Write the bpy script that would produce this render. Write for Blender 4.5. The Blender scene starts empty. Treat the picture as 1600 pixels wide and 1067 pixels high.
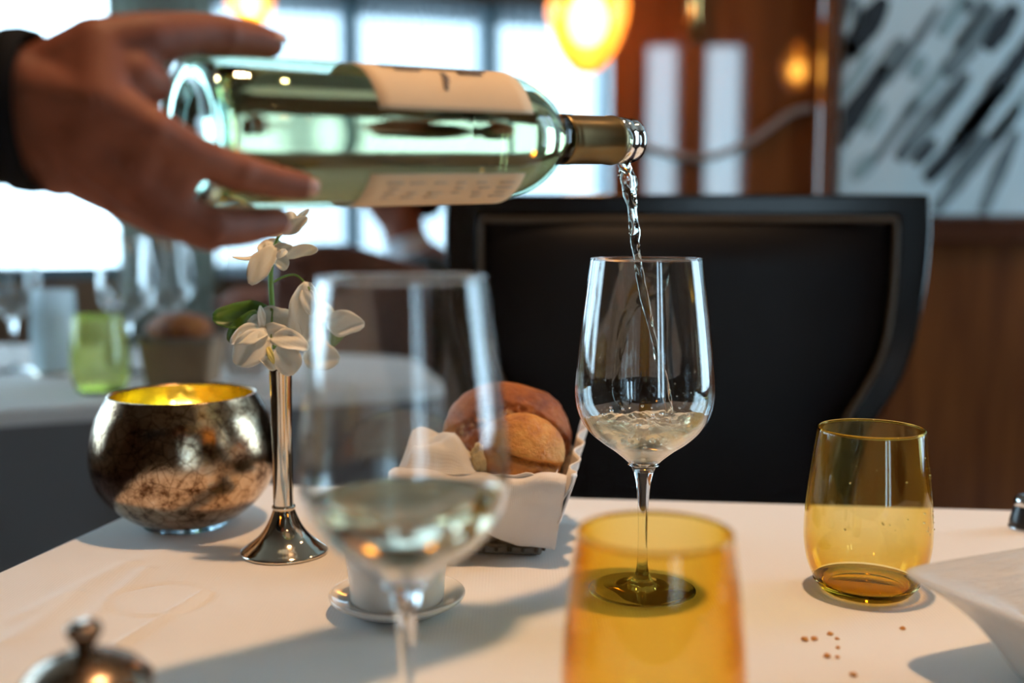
import bpy, bmesh, math, random
from math import sin, cos, pi, sqrt, atan, exp
from mathutils import Vector, Matrix, noise
random.seed(7)
sc = bpy.context.scene
COL = sc.collection

# ------------------------------------------------------------------ camera
F = 1700.0                       # focal length in pixels of the 1600 px frame
PITCH = atan(188.5 / F)
TZ = 0.74                        # table height
EYE = Vector((0, 0, TZ + 0.243))
cam_d = bpy.data.cameras.new('camera')
cam = bpy.data.objects.new('camera', cam_d)
COL.objects.link(cam)
cam.location = EYE
cam.rotation_euler = (pi / 2 - PITCH, 0, 0)
cam_d.sensor_width = 36.0
cam_d.lens = F / 1600 * 36.0
cam_d.clip_start = 0.02
cam_d.clip_end = 100
cam_d.dof.use_dof = True
cam_d.dof.focus_distance = 0.725
cam_d.dof.aperture_fstop = 2.7
sc.camera = cam

# ------------------------------------------------------------------ world: bright overcast daylight outside
w = bpy.data.worlds.new('daylight')
sc.world = w
w.use_nodes = True
wn, wl = w.node_tree.nodes, w.node_tree.links
wn.clear()
wo = wn.new('ShaderNodeOutputWorld')
wb = wn.new('ShaderNodeBackground')
wb.inputs['Color'].default_value = (0.60, 0.84, 1.0, 1)
wb.inputs['Strength'].default_value = 6.5
wl.new(wb.outputs[0], wo.inputs[0])

# ------------------------------------------------------------------ exposure and light paths
vs = sc.view_settings
vs.view_transform = 'Standard'
vs.look = 'None'
vs.exposure = 0.28
vs.gamma = 1.0
vs.use_curve_mapping = False
cy = sc.cycles
cy.use_denoising = True
cy.max_bounces = 8
cy.transparent_max_bounces = 24
cy.transmission_bounces = 8
cy.glossy_bounces = 4
cy.diffuse_bounces = 3
cy.use_adaptive_sampling = True
cy.adaptive_threshold = 0.05
cy.adaptive_min_samples = 16
cy.sample_clamp_indirect = 6.0
cy.caustics_reflective = True
cy.caustics_refractive = True
cy.blur_glossy = 0.5

# power of the lamps (the lamps themselves are built further down)
TABLE_DOWNLIGHT_W = 76
ROOM_FILL_W = 13
PENDANT_STRENGTH = 26
WARM = (1.0, 0.60, 0.31)

# ------------------------------------------------------------------ picture to place helpers
FWD = Vector((0, cos(PITCH), -sin(PITCH)))
UP = Vector((0, sin(PITCH), cos(PITCH)))


def ray(px, py):
    d = Vector(((px - 800) / F, 0, 0)) + UP * ((533.5 - py) / F) + FWD
    return d / d.y


def P(px, py, D):
    return EYE + ray(px, py) * D


def T(px, py, z=TZ):
    r = ray(px, py)
    return EYE + r * ((z - EYE.z) / r.z)


# ------------------------------------------------------------------ object helpers
def tag(o, label, cat, group=None, kind=None):
    if label: o['label'] = label
    if cat: o['category'] = cat
    if group: o['group'] = group
    if kind: o['kind'] = kind
    return o


def thing(name, label, cat, loc=(0, 0, 0), rotz=0.0, group=None):
    o = bpy.data.objects.new(name, None)
    COL.objects.link(o)
    o.location = loc
    o.rotation_euler = (0, 0, rotz)
    o.empty_display_size = 0.02
    return tag(o, label, cat, group)


def obj(name, me, material=None, parent=None, world=False, smooth=True):
    """link a mesh datablock (or bmesh) as one object; world=True: vertices are in world space"""
    if isinstance(me, bmesh.types.BMesh):
        b = me
        me = bpy.data.meshes.new(name)
        b.to_mesh(me)
        b.free()
    if smooth and len(me.polygons):
        me.polygons.foreach_set('use_smooth', [True] * len(me.polygons))
    if material is not None and not me.materials:
        me.materials.append(material)
    o = bpy.data.objects.new(name, me)
    COL.objects.link(o)
    if parent is not None:
        o.parent = parent
        if world:
            me.transform(Matrix.Translation(-(parent_world(parent))))
    return o


def parent_world(p):
    v = Vector((0, 0, 0))
    while p is not None:
        v += Vector(p.location)
        p = p.parent
    return v


def copy_tree(o, parent=None):
    c = o.copy()
    COL.objects.link(c)
    c.parent = parent
    for ch in list(o.children):
        copy_tree(ch, c)
    return c


def pydata(name, v, f):
    me = bpy.data.meshes.new(name)
    me.from_pydata([tuple(x) for x in v], [], f)
    me.update()
    return me


# ------------------------------------------------------------------ shape helpers
def crom(pts, n=6):
    """Catmull-Rom through points (any dimension, tuples)"""
    out = []
    m = len(pts)
    for i in range(m - 1):
        p0 = pts[max(i - 1, 0)]; p1 = pts[i]; p2 = pts[i + 1]; p3 = pts[min(i + 2, m - 1)]
        for k in range(n):
            t = k / n
            out.append(tuple(0.5 * ((2 * b) + (-a + c) * t + (2 * a - 5 * b + 4 * c - d) * t * t + (-a + 3 * b - 3 * c + d) * t ** 3)
                             for a, b, c, d in zip(p0, p1, p2, p3)))
    out.append(tuple(pts[-1]))
    return out


def lathe(profile, seg=64, name='lathe'):
    v, f, rings = [], [], []
    for r, z in profile:
        if r < 1e-6:
            rings.append([len(v)]); v.append((0, 0, z))
        else:
            rings.append(list(range(len(v), len(v) + seg)))
            for k in range(seg):
                a = 2 * pi * k / seg
                v.append((r * cos(a), r * sin(a), z))
    for a, b in zip(rings, rings[1:]):
        for k in range(seg):
            k2 = (k + 1) % seg
            if len(a) == 1 and len(b) == 1:
                continue
            if len(a) == 1:
                f.append((a[0], b[k2], b[k]))
            elif len(b) == 1:
                f.append((a[k], a[k2], b[0]))
            else:
                f.append((a[k], a[k2], b[k2], b[k]))
    return pydata(name, v, f)


def tube(path, radii, seg=12, name='tube', cap=True, flat=1.0, twist=0.0):
    path = [Vector(p) for p in path]
    n = len(path)
    if not isinstance(radii, (list, tuple)):
        radii = [radii] * n
    v, f = [], []
    ref = Vector((0, 0, 1))
    t0 = (path[1] - path[0]).normalized()
    if abs(t0.dot(ref)) > 0.9:
        ref = Vector((1, 0, 0))
    u = t0.cross(ref).normalized()
    for i, p in enumerate(path):
        t = (path[min(i + 1, n - 1)] - path[max(i - 1, 0)]).normalized()
        u = (u - t * u.dot(t)).normalized()
        wv = t.cross(u)
        for k in range(seg):
            a = 2 * pi * k / seg + twist * i
            v.append(p + (u * cos(a) + wv * sin(a) * flat) * radii[i])
    for i in range(n - 1):
        for k in range(seg):
            k2 = (k + 1) % seg
            f.append((i * seg + k, i * seg + k2, (i + 1) * seg + k2, (i + 1) * seg + k))
    if cap:
        f.append(tuple(reversed(range(seg))))
        f.append(tuple(range((n - 1) * seg, n * seg)))
    return pydata(name, v, f)


def box(x0, x1, y0, y1, z0, z1, bevel=0.0, name='box'):
    b = bmesh.new()
    vs_ = [b.verts.new((x, y, z)) for z in (z0, z1) for y in (y0, y1) for x in (x0, x1)]
    for q in ((0, 2, 3, 1), (4, 5, 7, 6), (0, 1, 5, 4), (2, 6, 7, 3), (0, 4, 6, 2), (1, 3, 7, 5)):
        b.faces.new([vs_[i] for i in q])
    if bevel:
        bmesh.ops.bevel(b, geom=list(b.edges), offset=bevel, segments=3, profile=0.5, affect='EDGES')
    bmesh.ops.recalc_face_normals(b, faces=b.faces)
    me = bpy.data.meshes.new(name)
    b.to_mesh(me); b.free()
    return me


def obox(c, ax, ay, az, sx, sy, sz, bevel=0.0, name='box'):
    """oriented box, centre c, unit axes, half sizes"""
    me = box(-sx, sx, -sy, sy, -sz, sz, bevel, name)
    m = Matrix((ax, ay, az)).transposed().to_4x4()
    m.translation = c
    me.transform(m)
    return me


def prism(poly, z0, z1, bevel=0.0, name='prism'):
    """poly: list of (x,y) counter clockwise"""
    b = bmesh.new()
    lo = [b.verts.new((x, y, z0)) for x, y in poly]
    hi = [b.verts.new((x, y, z1)) for x, y in poly]
    b.faces.new(list(reversed(lo)))
    b.faces.new(hi)
    n = len(poly)
    for i in range(n):
        j = (i + 1) % n
        b.faces.new((lo[i], lo[j], hi[j], hi[i]))
    if bevel:
        bmesh.ops.bevel(b, geom=list(b.edges), offset=bevel, segments=2, profile=0.5, affect='EDGES')
    bmesh.ops.recalc_face_normals(b, faces=b.faces)
    me = bpy.data.meshes.new(name)
    b.to_mesh(me); b.free()
    return me


def join_meshes(ms, name='joined'):
    b = bmesh.new()
    for m in ms:
        b.from_mesh(m)
    me = bpy.data.meshes.new(name)
    b.to_mesh(me); b.free()
    return me


def sheet(nu, nv, fn, name='sheet'):
    v = [fn(i / nu, j / nv) for j in range(nv + 1) for i in range(nu + 1)]
    f = [(j * (nu + 1) + i, j * (nu + 1) + i + 1, (j + 1) * (nu + 1) + i + 1, (j + 1) * (nu + 1) + i)
         for j in range(nv) for i in range(nu)]
    return pydata(name, v, f)


def solid(o, th, offset=0.0):
    m = o.modifiers.new('thickness', 'SOLIDIFY')
    m.thickness = th
    m.offset = offset
    return o


def subsurf(o, n=1):
    m = o.modifiers.new('subdivision', 'SUBSURF')
    m.levels = n; m.render_levels = n
    return o


def capsule_into(b, p, q, r0, r1, seg=14):
    """closed tapered capsule (overlapping shells, fused later by a remesh)"""
    p, q = Vector(p), Vector(q)
    ax = q - p
    L = ax.length
    if L < 1e-6:
        ax = Vector((0, 0, 1)); L = 1e-6
    t = ax.normalized()
    ref = Vector((0, 0, 1)) if abs(t.z) < 0.9 else Vector((1, 0, 0))
    u = t.cross(ref).normalized()
    wv = t.cross(u)
    rings = []
    nh = 5
    prof = []
    for i in range(nh + 1):
        a = pi / 2 * i / nh
        prof.append((r0 * sin(a), -r0 * cos(a)))
    for i in range(nh + 1):
        a = pi / 2 * i / nh
        prof.append((r1 * cos(a), L + r1 * sin(a)))
    for r, s in prof:
        if r < 1e-7:
            rings.append([b.verts.new(p + t * s)])
        else:
            rings.append([b.verts.new(p + t * s + (u * cos(2 * pi * k / seg) + wv * sin(2 * pi * k / seg)) * r) for k in range(seg)])
    for A, B in zip(rings, rings[1:]):
        for k in range(seg):
            k2 = (k + 1) % seg
            if len(A) == 1:
                b.faces.new((A[0], B[k2], B[k]))
            elif len(B) == 1:
                b.faces.new((A[k], A[k2], B[0]))
            else:
                b.faces.new((A[k], A[k2], B[k2], B[k]))


def fuse(o, voxel, smooth=8, factor=0.5):
    m = o.modifiers.new('fuse', 'REMESH')
    m.mode = 'VOXEL'
    m.voxel_size = voxel
    m.use_smooth_shade = True
    s = o.modifiers.new('smooth', 'SMOOTH')
    s.factor = factor
    s.iterations = smooth
    return o


# ------------------------------------------------------------------ materials
def new_mat(name):
    m = bpy.data.materials.new(name)
    m.use_nodes = True
    nt = m.node_tree
    nt.nodes.clear()
    out = nt.nodes.new('ShaderNodeOutputMaterial')
    return m, nt, out


def N(nt, t, **kw):
    n = nt.nodes.new(t)
    for k, v in kw.items():
        setattr(n, k, v)
    return n


def c4(c):
    return (c[0], c[1], c[2], 1.0)


def coords(nt, scale=(1, 1, 1), rot=(0, 0, 0), kind='Object'):
    tc = N(nt, 'ShaderNodeTexCoord')
    mp = N(nt, 'ShaderNodeMapping')
    mp.inputs['Scale'].default_value = scale
    mp.inputs['Rotation'].default_value = rot
    nt.links.new(tc.outputs[kind], mp.inputs['Vector'])
    return mp.outputs[0]


def ramp(nt, fac, stops):
    r = N(nt, 'ShaderNodeValToRGB')
    e = r.color_ramp.elements
    e[0].position, e[0].color = stops[0][0], c4(stops[0][1])
    e[1].position, e[1].color = stops[-1][0], c4(stops[-1][1])
    for p, c in stops[1:-1]:
        x = e.new(p); x.color = c4(c)
    nt.links.new(fac, r.inputs[0])
    return r.outputs[0]


def noise_tex(nt, vec, scale, detail=4, rough=0.55, dist=0.0):
    n = N(nt, 'ShaderNodeTexNoise')
    n.inputs['Scale'].default_value = scale
    n.inputs['Detail'].default_value = detail
    n.inputs['Roughness'].default_value = rough
    n.inputs['Distortion'].default_value = dist
    nt.links.new(vec, n.inputs['Vector'])
    return n.outputs['Fac']


def bump(nt, h, strength, dist=0.001):
    b = N(nt, 'ShaderNodeBump')
    b.inputs['Strength'].default_value = strength
    b.inputs['Distance'].default_value = dist
    nt.links.new(h, b.inputs['Height'])
    return b.outputs[0]


def pbr(name, col, rough=0.5, metal=0.0, col2=None, nscale=30, stretch=(1, 1, 1), bstr=0.0, bscale=None, bdist=0.001,
        spec=0.5, coat=0.0, trans=0.0, sss=0.0, sheen=0.0, stops=None, coat_rough=0.05, rough2=None, detail=5, coat_ior=1.5):
    m, nt, out = new_mat(name)
    b = N(nt, 'ShaderNodeBsdfPrincipled')
    nt.links.new(b.outputs[0], out.inputs[0])
    b.inputs['Roughness'].default_value = rough
    b.inputs['Metallic'].default_value = metal
    b.inputs['Specular IOR Level'].default_value = spec
    b.inputs['Coat Weight'].default_value = coat
    b.inputs['Coat IOR'].default_value = coat_ior
    b.inputs['Coat Roughness'].default_value = coat_rough
    b.inputs['Transmission Weight'].default_value = trans
    b.inputs['Sheen Weight'].default_value = sheen
    if sss:
        b.inputs['Subsurface Weight'].default_value = sss
        b.inputs['Subsurface Radius'].default_value = (0.012, 0.005, 0.003)
        b.inputs['Subsurface Scale'].default_value = 0.5
    vec = coords(nt, stretch)
    nf = noise_tex(nt, vec, nscale, detail)
    if stops:
        nt.links.new(ramp(nt, nf, stops), b.inputs['Base Color'])
    else:
        c2 = col2 or tuple(x * 0.93 for x in col)
        nt.links.new(ramp(nt, nf, [(0.3, c2), (0.7, col)]), b.inputs['Base Color'])
    if rough2 is not None:
        mr = N(nt, 'ShaderNodeMapRange')
        mr.inputs['To Min'].default_value = rough
        mr.inputs['To Max'].default_value = rough2
        nt.links.new(nf, mr.inputs['Value'])
        nt.links.new(mr.outputs[0], b.inputs['Roughness'])
    if bstr:
        h = noise_tex(nt, vec, bscale or nscale * 3, 4)
        nt.links.new(bump(nt, h, bstr, bdist), b.inputs['Normal'])
    return m


def emitter(name, col, strength):
    m, nt, out = new_mat(name)
    e = N(nt, 'ShaderNodeEmission')
    e.inputs['Color'].default_value = c4(col)
    e.inputs['Strength'].default_value = strength
    nt.links.new(e.outputs[0], out.inputs[0])
    return m


def thin_glass(name, tint=(1, 1, 1), ior=1.5, rough=0.0, boost=1.0, haze=0.0, hazecol=(1, 1, 1), thick=None):
    """thin wall of glass: what is not reflected passes straight on, tinted"""
    m, nt, out = new_mat(name)
    tr = N(nt, 'ShaderNodeBsdfTransparent')
    tr.inputs['Color'].default_value = c4(tint)
    gl = N(nt, 'ShaderNodeBsdfGlossy')
    gl.inputs['Roughness'].default_value = rough
    gl.inputs['Color'].default_value = (1, 1, 1, 1)
    # Schlick reflectance, the same on both faces of the wall
    ge = N(nt, 'ShaderNodeNewGeometry')
    dt = N(nt, 'ShaderNodeVectorMath', operation='DOT_PRODUCT')
    nt.links.new(ge.outputs['Normal'], dt.inputs[0]); nt.links.new(ge.outputs['Incoming'], dt.inputs[1])
    ab = N(nt, 'ShaderNodeMath', operation='ABSOLUTE'); nt.links.new(dt.outputs['Value'], ab.inputs[0])
    om = N(nt, 'ShaderNodeMath', operation='SUBTRACT'); om.inputs[0].default_value = 1.0; om.use_clamp = True
    nt.links.new(ab.outputs[0], om.inputs[1])
    pw = N(nt, 'ShaderNodeMath', operation='POWER'); pw.inputs[1].default_value = 5.0; nt.links.new(om.outputs[0], pw.inputs[0])
    # the tint deepens where the wall is seen edge-on, and towards a thicker foot: tint ** (path length)
    mc = N(nt, 'ShaderNodeMath', operation='MAXIMUM'); mc.inputs[1].default_value = 0.28; nt.links.new(ab.outputs[0], mc.inputs[0])
    iv = N(nt, 'ShaderNodeMath', operation='DIVIDE'); iv.inputs[0].default_value = 1.0; nt.links.new(mc.outputs[0], iv.inputs[1])
    path_len = iv.outputs[0]
    if thick:
        tc = N(nt, 'ShaderNodeTexCoord'); sx = N(nt, 'ShaderNodeSeparateXYZ'); nt.links.new(tc.outputs['Object'], sx.inputs[0])
        mrz = N(nt, 'ShaderNodeMapRange', interpolation_type='SMOOTHSTEP')
        mrz.inputs['From Min'].default_value = thick[0]; mrz.inputs['From Max'].default_value = thick[1]
        mrz.inputs['To Min'].default_value = thick[2]; mrz.inputs['To Max'].default_value = 1.0
        nt.links.new(sx.outputs['Z'], mrz.inputs['Value'])
        mm = N(nt, 'ShaderNodeMath', operation='MULTIPLY'); nt.links.new(path_len, mm.inputs[0]); nt.links.new(mrz.outputs[0], mm.inputs[1])
        path_len = mm.outputs[0]
    cc = N(nt, 'ShaderNodeCombineColor')
    for i_c in range(3):
        pc_ = N(nt, 'ShaderNodeMath', operation='POWER'); pc_.inputs[0].default_value = tint[i_c]; nt.links.new(path_len, pc_.inputs[1])
        nt.links.new(pc_.outputs[0], cc.inputs[i_c])
    nt.links.new(cc.outputs[0], tr.inputs['Color'])
    r0 = ((ior - 1) / (ior + 1)) ** 2
    ma = N(nt, 'ShaderNodeMath', operation='MULTIPLY_ADD'); ma.inputs[1].default_value = 1 - r0; ma.inputs[2].default_value = r0
    nt.links.new(pw.outputs[0], ma.inputs[0])
    mx = N(nt, 'ShaderNodeMixShader')
    fac = ma.outputs[0]
    if boost != 1.0:
        mu = N(nt, 'ShaderNodeMath', operation='MULTIPLY')
        mu.use_clamp = True
        mu.inputs[1].default_value = boost
        nt.links.new(fac, mu.inputs[0])
        fac = mu.outputs[0]
    nt.links.new(fac, mx.inputs[0])
    src = tr.outputs[0]
    if haze:
        df = N(nt, 'ShaderNodeBsdfTranslucent')
        df.inputs['Color'].default_value = c4(hazecol)
        d2 = N(nt, 'ShaderNodeBsdfDiffuse')
        d2.inputs['Color'].default_value = c4(hazecol)
        ad = N(nt, 'ShaderNodeMixShader')
        ad.inputs[0].default_value = 0.5
        nt.links.new(df.outputs[0], ad.inputs[1]); nt.links.new(d2.outputs[0], ad.inputs[2])
        m2 = N(nt, 'ShaderNodeMixShader')
        m2.inputs[0].default_value = haze
        nt.links.new(tr.outputs[0], m2.inputs[1]); nt.links.new(ad.outputs[0], m2.inputs[2])
        src = m2.outputs[0]
    nt.links.new(src, mx.inputs[1])
    nt.links.new(gl.outputs[0], mx.inputs[2])
    nt.links.new(mx.outputs[0], out.inputs[0])
    return m


def solid_glass(name, col=(1, 1, 1), ior=1.5, rough=0.0):
    m, nt, out = new_mat(name)
    g = N(nt, 'ShaderNodeBsdfGlass')
    g.inputs['Color'].default_value = c4(col)
    g.inputs['IOR'].default_value = ior
    g.inputs['Roughness'].default_value = rough
    nt.links.new(g.outputs[0], out.inputs[0])
    return m


def cloth_mat(name, col, weave=900, strength=0.12):
    m, nt, out = new_mat(name)
    b = N(nt, 'ShaderNodeBsdfPrincipled')
    nt.links.new(b.outputs[0], out.inputs[0])
    b.inputs['Base Color'].default_value = c4(col)
    b.inputs['Roughness'].default_value = 0.85
    b.inputs['Specular IOR Level'].default_value = 0.25
    b.inputs['Sheen Weight'].default_value = 0.15
    vec = coords(nt)
    hs = []
    for d in ('X', 'Y'):
        wv = N(nt, 'ShaderNodeTexWave', wave_type='BANDS', bands_direction=d)
        wv.inputs['Scale'].default_value = weave / 6.28
        wv.inputs['Distortion'].default_value = 0.6
        nt.links.new(vec, wv.inputs['Vector'])
        hs.append(wv.outputs['Fac'])
    ad = N(nt, 'ShaderNodeMath', operation='ADD')
    nt.links.new(hs[0], ad.inputs[0]); nt.links.new(hs[1], ad.inputs[1])
    nz = noise_tex(nt, vec, 60, 3)
    a2 = N(nt, 'ShaderNodeMath', operation='ADD')
    nt.links.new(ad.outputs[0], a2.inputs[0]); nt.links.new(nz, a2.inputs[1])
    nt.links.new(bump(nt, a2.outputs[0], strength, 0.0004), b.inputs['Normal'])
    return m


M = {}
M['cloth'] = cloth_mat('white_linen', (0.80, 0.79, 0.78))
M['napkin'] = cloth_mat('napkin_linen', (0.83, 0.79, 0.76), 1400, 0.2)
M['mahogany'] = pbr('mahogany', (0.27, 0.080, 0.017), 0.55, col2=(0.12, 0.030, 0.008), nscale=3, stretch=(9, 9, 0.7), coat=1.0, coat_rough=0.02, spec=0.1, coat_ior=1.9)
M['mahogany_dark'] = pbr('mahogany_dark', (0.10, 0.028, 0.010), 0.25, col2=(0.045, 0.012, 0.006), nscale=3, stretch=(0.7, 9, 9), coat=0.8, coat_rough=0.1)
M['soffit'] = pbr('soffit_wood', (0.26, 0.14, 0.075), 0.4, col2=(0.17, 0.085, 0.045), nscale=3, stretch=(0.6, 6, 6))
M['ceiling'] = pbr('ceiling_paint', (0.30, 0.23, 0.17), 0.8, nscale=2)
M['wallpaper'] = pbr('brown_wall', (0.15, 0.085, 0.05), 0.7, nscale=4)
M['carpet'] = pbr('carpet', (0.10, 0.045, 0.035), 0.95, col2=(0.05, 0.03, 0.04), nscale=18, bstr=0.4, bscale=400)
M['leather'] = pbr('black_leather', (0.008, 0.008, 0.010), 0.45, col2=(0.005, 0.005, 0.007), spec=0.25, nscale=8, bstr=0.12, bscale=420, bdist=0.0006)
M['chairwood'] = pbr('black_lacquer', (0.009, 0.007, 0.007), 0.2, nscale=8, spec=0.35)
M['piping'] = pbr('tan_piping', (0.10, 0.078, 0.055), 0.5, nscale=60)
M['brownwood'] = pbr('brown_wood', (0.15, 0.045, 0.022), 0.35, col2=(0.08, 0.022, 0.012), nscale=4, stretch=(8, 8, 0.8), coat=0.3)
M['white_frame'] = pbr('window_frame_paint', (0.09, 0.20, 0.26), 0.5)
M['glasspane'] = thin_glass('window_pane', (0.97, 0.99, 1.0), 1.45)
M['wineglass'] = thin_glass('crystal_wall', (0.985, 0.99, 0.99), 1.5, boost=1.7)
M['crystal'] = solid_glass('crystal_solid', (0.985, 0.99, 0.99), 1.5)
M['wine'] = solid_glass('white_wine', (0.985, 0.955, 0.83), 1.335)
def aerated(name, col, milk, amount, ior=1.335):
    m, nt, out = new_mat(name)
    g = N(nt, 'ShaderNodeBsdfGlass'); g.inputs['Color'].default_value = c4(col); g.inputs['IOR'].default_value = ior; g.inputs['Roughness'].default_value = 0.0
    t_ = N(nt, 'ShaderNodeBsdfTranslucent'); t_.inputs['Color'].default_value = c4(milk)
    d_ = N(nt, 'ShaderNodeBsdfDiffuse'); d_.inputs['Color'].default_value = c4(milk)
    h_ = N(nt, 'ShaderNodeMixShader'); h_.inputs[0].default_value = 0.5
    nt.links.new(t_.outputs[0], h_.inputs[1]); nt.links.new(d_.outputs[0], h_.inputs[2])
    vec = coords(nt)
    nz = noise_tex(nt, vec, 90, 5, 0.65, 1.0)
    mr = N(nt, 'ShaderNodeMapRange'); mr.inputs['From Min'].default_value = 0.35; mr.inputs['From Max'].default_value = 0.7
    mr.inputs['To Min'].default_value = amount * 0.3; mr.inputs['To Max'].default_value = amount * 1.6
    nt.links.new(nz, mr.inputs['Value'])
    x = N(nt, 'ShaderNodeMixShader')
    nt.links.new(mr.outputs[0], x.inputs[0]); nt.links.new(g.outputs[0], x.inputs[1]); nt.links.new(h_.outputs[0], x.inputs[2])
    nt.links.new(x.outputs[0], out.inputs[0])
    return m


M['wine_churned'] = aerated('churned_wine', (0.99, 0.965, 0.86), (0.98, 0.95, 0.80), 0.17)
M['stream'] = solid_glass('wine_stream', (0.99, 0.98, 0.93), 1.335)
M['wine_bottle_liquid'] = solid_glass('bottled_wine', (0.99, 0.98, 0.78), 1.335)
M['bottle_glass'] = thin_glass('pale_green_glass', (0.94, 0.98, 0.94), 1.5)
M['bottle_base'] = solid_glass('thick_pale_green_glass', (0.80, 0.97, 0.96), 1.5)
M['foil'] = pbr('olive_gold_foil', (0.23, 0.165, 0.07), 0.33, 0.85, nscale=40)
M['label'] = pbr('cream_label_paper', (0.82, 0.63, 0.41), 0.7, nscale=20)
M['ink'] = pbr('grey_ink', (0.16, 0.12, 0.10), 0.7)
M['ink_light'] = pbr('pale_ink', (0.55, 0.46, 0.36), 0.7)
M['amber'] = thin_glass('amber_glass', (0.98, 0.895, 0.56), 1.5, thick=(0.004, 0.04, 1.5))
M['amber_pale'] = thin_glass('pale_amber_glass', (0.985, 0.945, 0.76), 1.5, thick=(0.006, 0.045, 2.4))
M['amber_base'] = solid_glass('thick_amber_glass', (0.99, 0.86, 0.44), 1.5)
M['porcelain'] = pbr('white_porcelain', (0.80, 0.78, 0.74), 0.14, nscale=3, coat=0.5, col2=(0.79, 0.77, 0.73))
M['silver'] = pbr('polished_silver', (0.84, 0.76, 0.64), 0.045, 1.0, nscale=30, rough2=0.09)
M['silver_dark'] = pbr('tarnished_silver', (0.30, 0.22, 0.16), 0.16, 1.0, nscale=40, rough2=0.3)
M['chrome'] = pbr('chrome', (0.7, 0.7, 0.72), 0.08, 1.0)
M['brass'] = pbr('brass', (0.70, 0.48, 0.18), 0.22, 1.0)
M['black'] = pbr('black_plastic', (0.012, 0.012, 0.014), 0.3)
M['petal'] = pbr('white_petal', (0.86, 0.83, 0.74), 0.55, col2=(0.80, 0.80, 0.70), nscale=60)
M['petal_centre'] = pbr('yellow_petal_throat', (0.78, 0.68, 0.22), 0.55, nscale=80)
M['leaf'] = pbr('leaf_green', (0.10, 0.22, 0.025), 0.38, col2=(0.05, 0.13, 0.015), nscale=25, coat=0.2)
M['stemgreen'] = pbr('stem_green', (0.16, 0.30, 0.05), 0.45, nscale=30)
M['skin'] = pbr('skin', (0.33, 0.112, 0.062), 0.58, spec=0.3, col2=(0.19, 0.056, 0.031), nscale=28, bstr=0.25, bscale=260, bdist=0.0006)
M['nail'] = pbr('fingernail', (0.60, 0.32, 0.24), 0.3, nscale=30)
M['sleeve'] = pbr('black_sleeve', (0.006, 0.008, 0.012), 0.85, nscale=50, bstr=0.3, bscale=900, spec=0.2)
M['suit'] = pbr('dark_teal_suit', (0.010, 0.028, 0.042), 0.8, nscale=50, sheen=0.2)
M['shirt'] = pbr('white_shirt', (0.62, 0.66, 0.72), 0.8, nscale=20)
M['hair'] = pbr('dark_hair', (0.02, 0.012, 0.009), 0.5, nscale=30, stretch=(4, 4, 1), bstr=0.5, bscale=120)
M['crust'] = pbr('bread_crust', (0.42, 0.145, 0.035), 0.5, stops=[(0.25, (0.20, 0.055, 0.016)), (0.5, (0.44, 0.15, 0.04)), (0.78, (0.60, 0.29, 0.10))], nscale=34, bstr=0.5, bscale=160, bdist=0.002)
M['crust_pale'] = pbr('pale_bread_crust', (0.60, 0.27, 0.07), 0.6, stops=[(0.25, (0.46, 0.17, 0.045)), (0.55, (0.62, 0.28, 0.085)), (0.8, (0.74, 0.43, 0.17))], nscale=40, bstr=0.5, bscale=200, bdist=0.0015)
M['crumb'] = pbr('bread_crumb_inside', (0.78, 0.60, 0.32), 0.9, nscale=90, bstr=0.9, bscale=260, bdist=0.003)
def crust_mat(name, dark, mid, pale, torn_c, scale, bs):
    m, nt, out = new_mat(name)
    b = N(nt, 'ShaderNodeBsdfPrincipled'); nt.links.new(b.outputs[0], out.inputs[0])
    b.inputs['Roughness'].default_value = 0.4
    vec = coords(nt)
    base = ramp(nt, noise_tex(nt, vec, scale, 6, 0.6), [(0.3, dark), (0.52, mid), (0.75, pale)])
    at = N(nt, 'ShaderNodeAttribute'); at.attribute_name = 'torn'
    speck = ramp(nt, noise_tex(nt, vec, 170, 5, 0.7), [(0.40, dark), (0.5, mid), (0.58, torn_c)])
    mx = N(nt, 'ShaderNodeMix', data_type='RGBA')
    mu = N(nt, 'ShaderNodeMath', operation='MULTIPLY'); mu.inputs[1].default_value = 0.8
    nt.links.new(at.outputs['Fac'], mu.inputs[0])
    nt.links.new(mu.outputs[0], mx.inputs[0]); nt.links.new(base, mx.inputs[6]); nt.links.new(speck, mx.inputs[7])
    nt.links.new(mx.outputs[2], b.inputs['Base Color'])
    nt.links.new(bump(nt, noise_tex(nt, vec, 210, 5, 0.7), bs, 0.003), b.inputs['Normal'])
    return m


M['crust'] = crust_mat('bread_crust', (0.16, 0.032, 0.008), (0.46, 0.135, 0.022), (0.66, 0.28, 0.07), (0.82, 0.56, 0.28), 48, 0.9)
M['crust_pale'] = crust_mat('pale_bread_crust', (0.46, 0.15, 0.035), (0.70, 0.30, 0.060), (0.84, 0.48, 0.14), (0.30, 0.09, 0.02), 46, 0.8)
M['wicker'] = pbr('dark_wicker', (0.18, 0.13, 0.08), 0.5, col2=(0.05, 0.035, 0.025), nscale=70, coat=0.3)
M['basket_base'] = pbr('taupe_basket_base', (0.25, 0.21, 0.17), 0.6, nscale=40)
m, nt, out = new_mat('grey_green_drape')
df = N(nt, 'ShaderNodeBsdfDiffuse'); df.inputs['Color'].default_value = (0.50, 0.53, 0.46, 1)
tl = N(nt, 'ShaderNodeBsdfTranslucent'); tl.inputs['Color'].default_value = (0.42, 0.46, 0.42, 1)
ms_ = N(nt, 'ShaderNodeMixShader'); ms_.inputs[0].default_value = 0.35
nt.links.new(df.outputs[0], ms_.inputs[1]); nt.links.new(tl.outputs[0], ms_.inputs[2]); nt.links.new(ms_.outputs[0], out.inputs[0])
M['curtain'] = m
M['candle'] = pbr('candle_wax', (0.80, 0.74, 0.62), 0.5, nscale=10)
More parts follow.
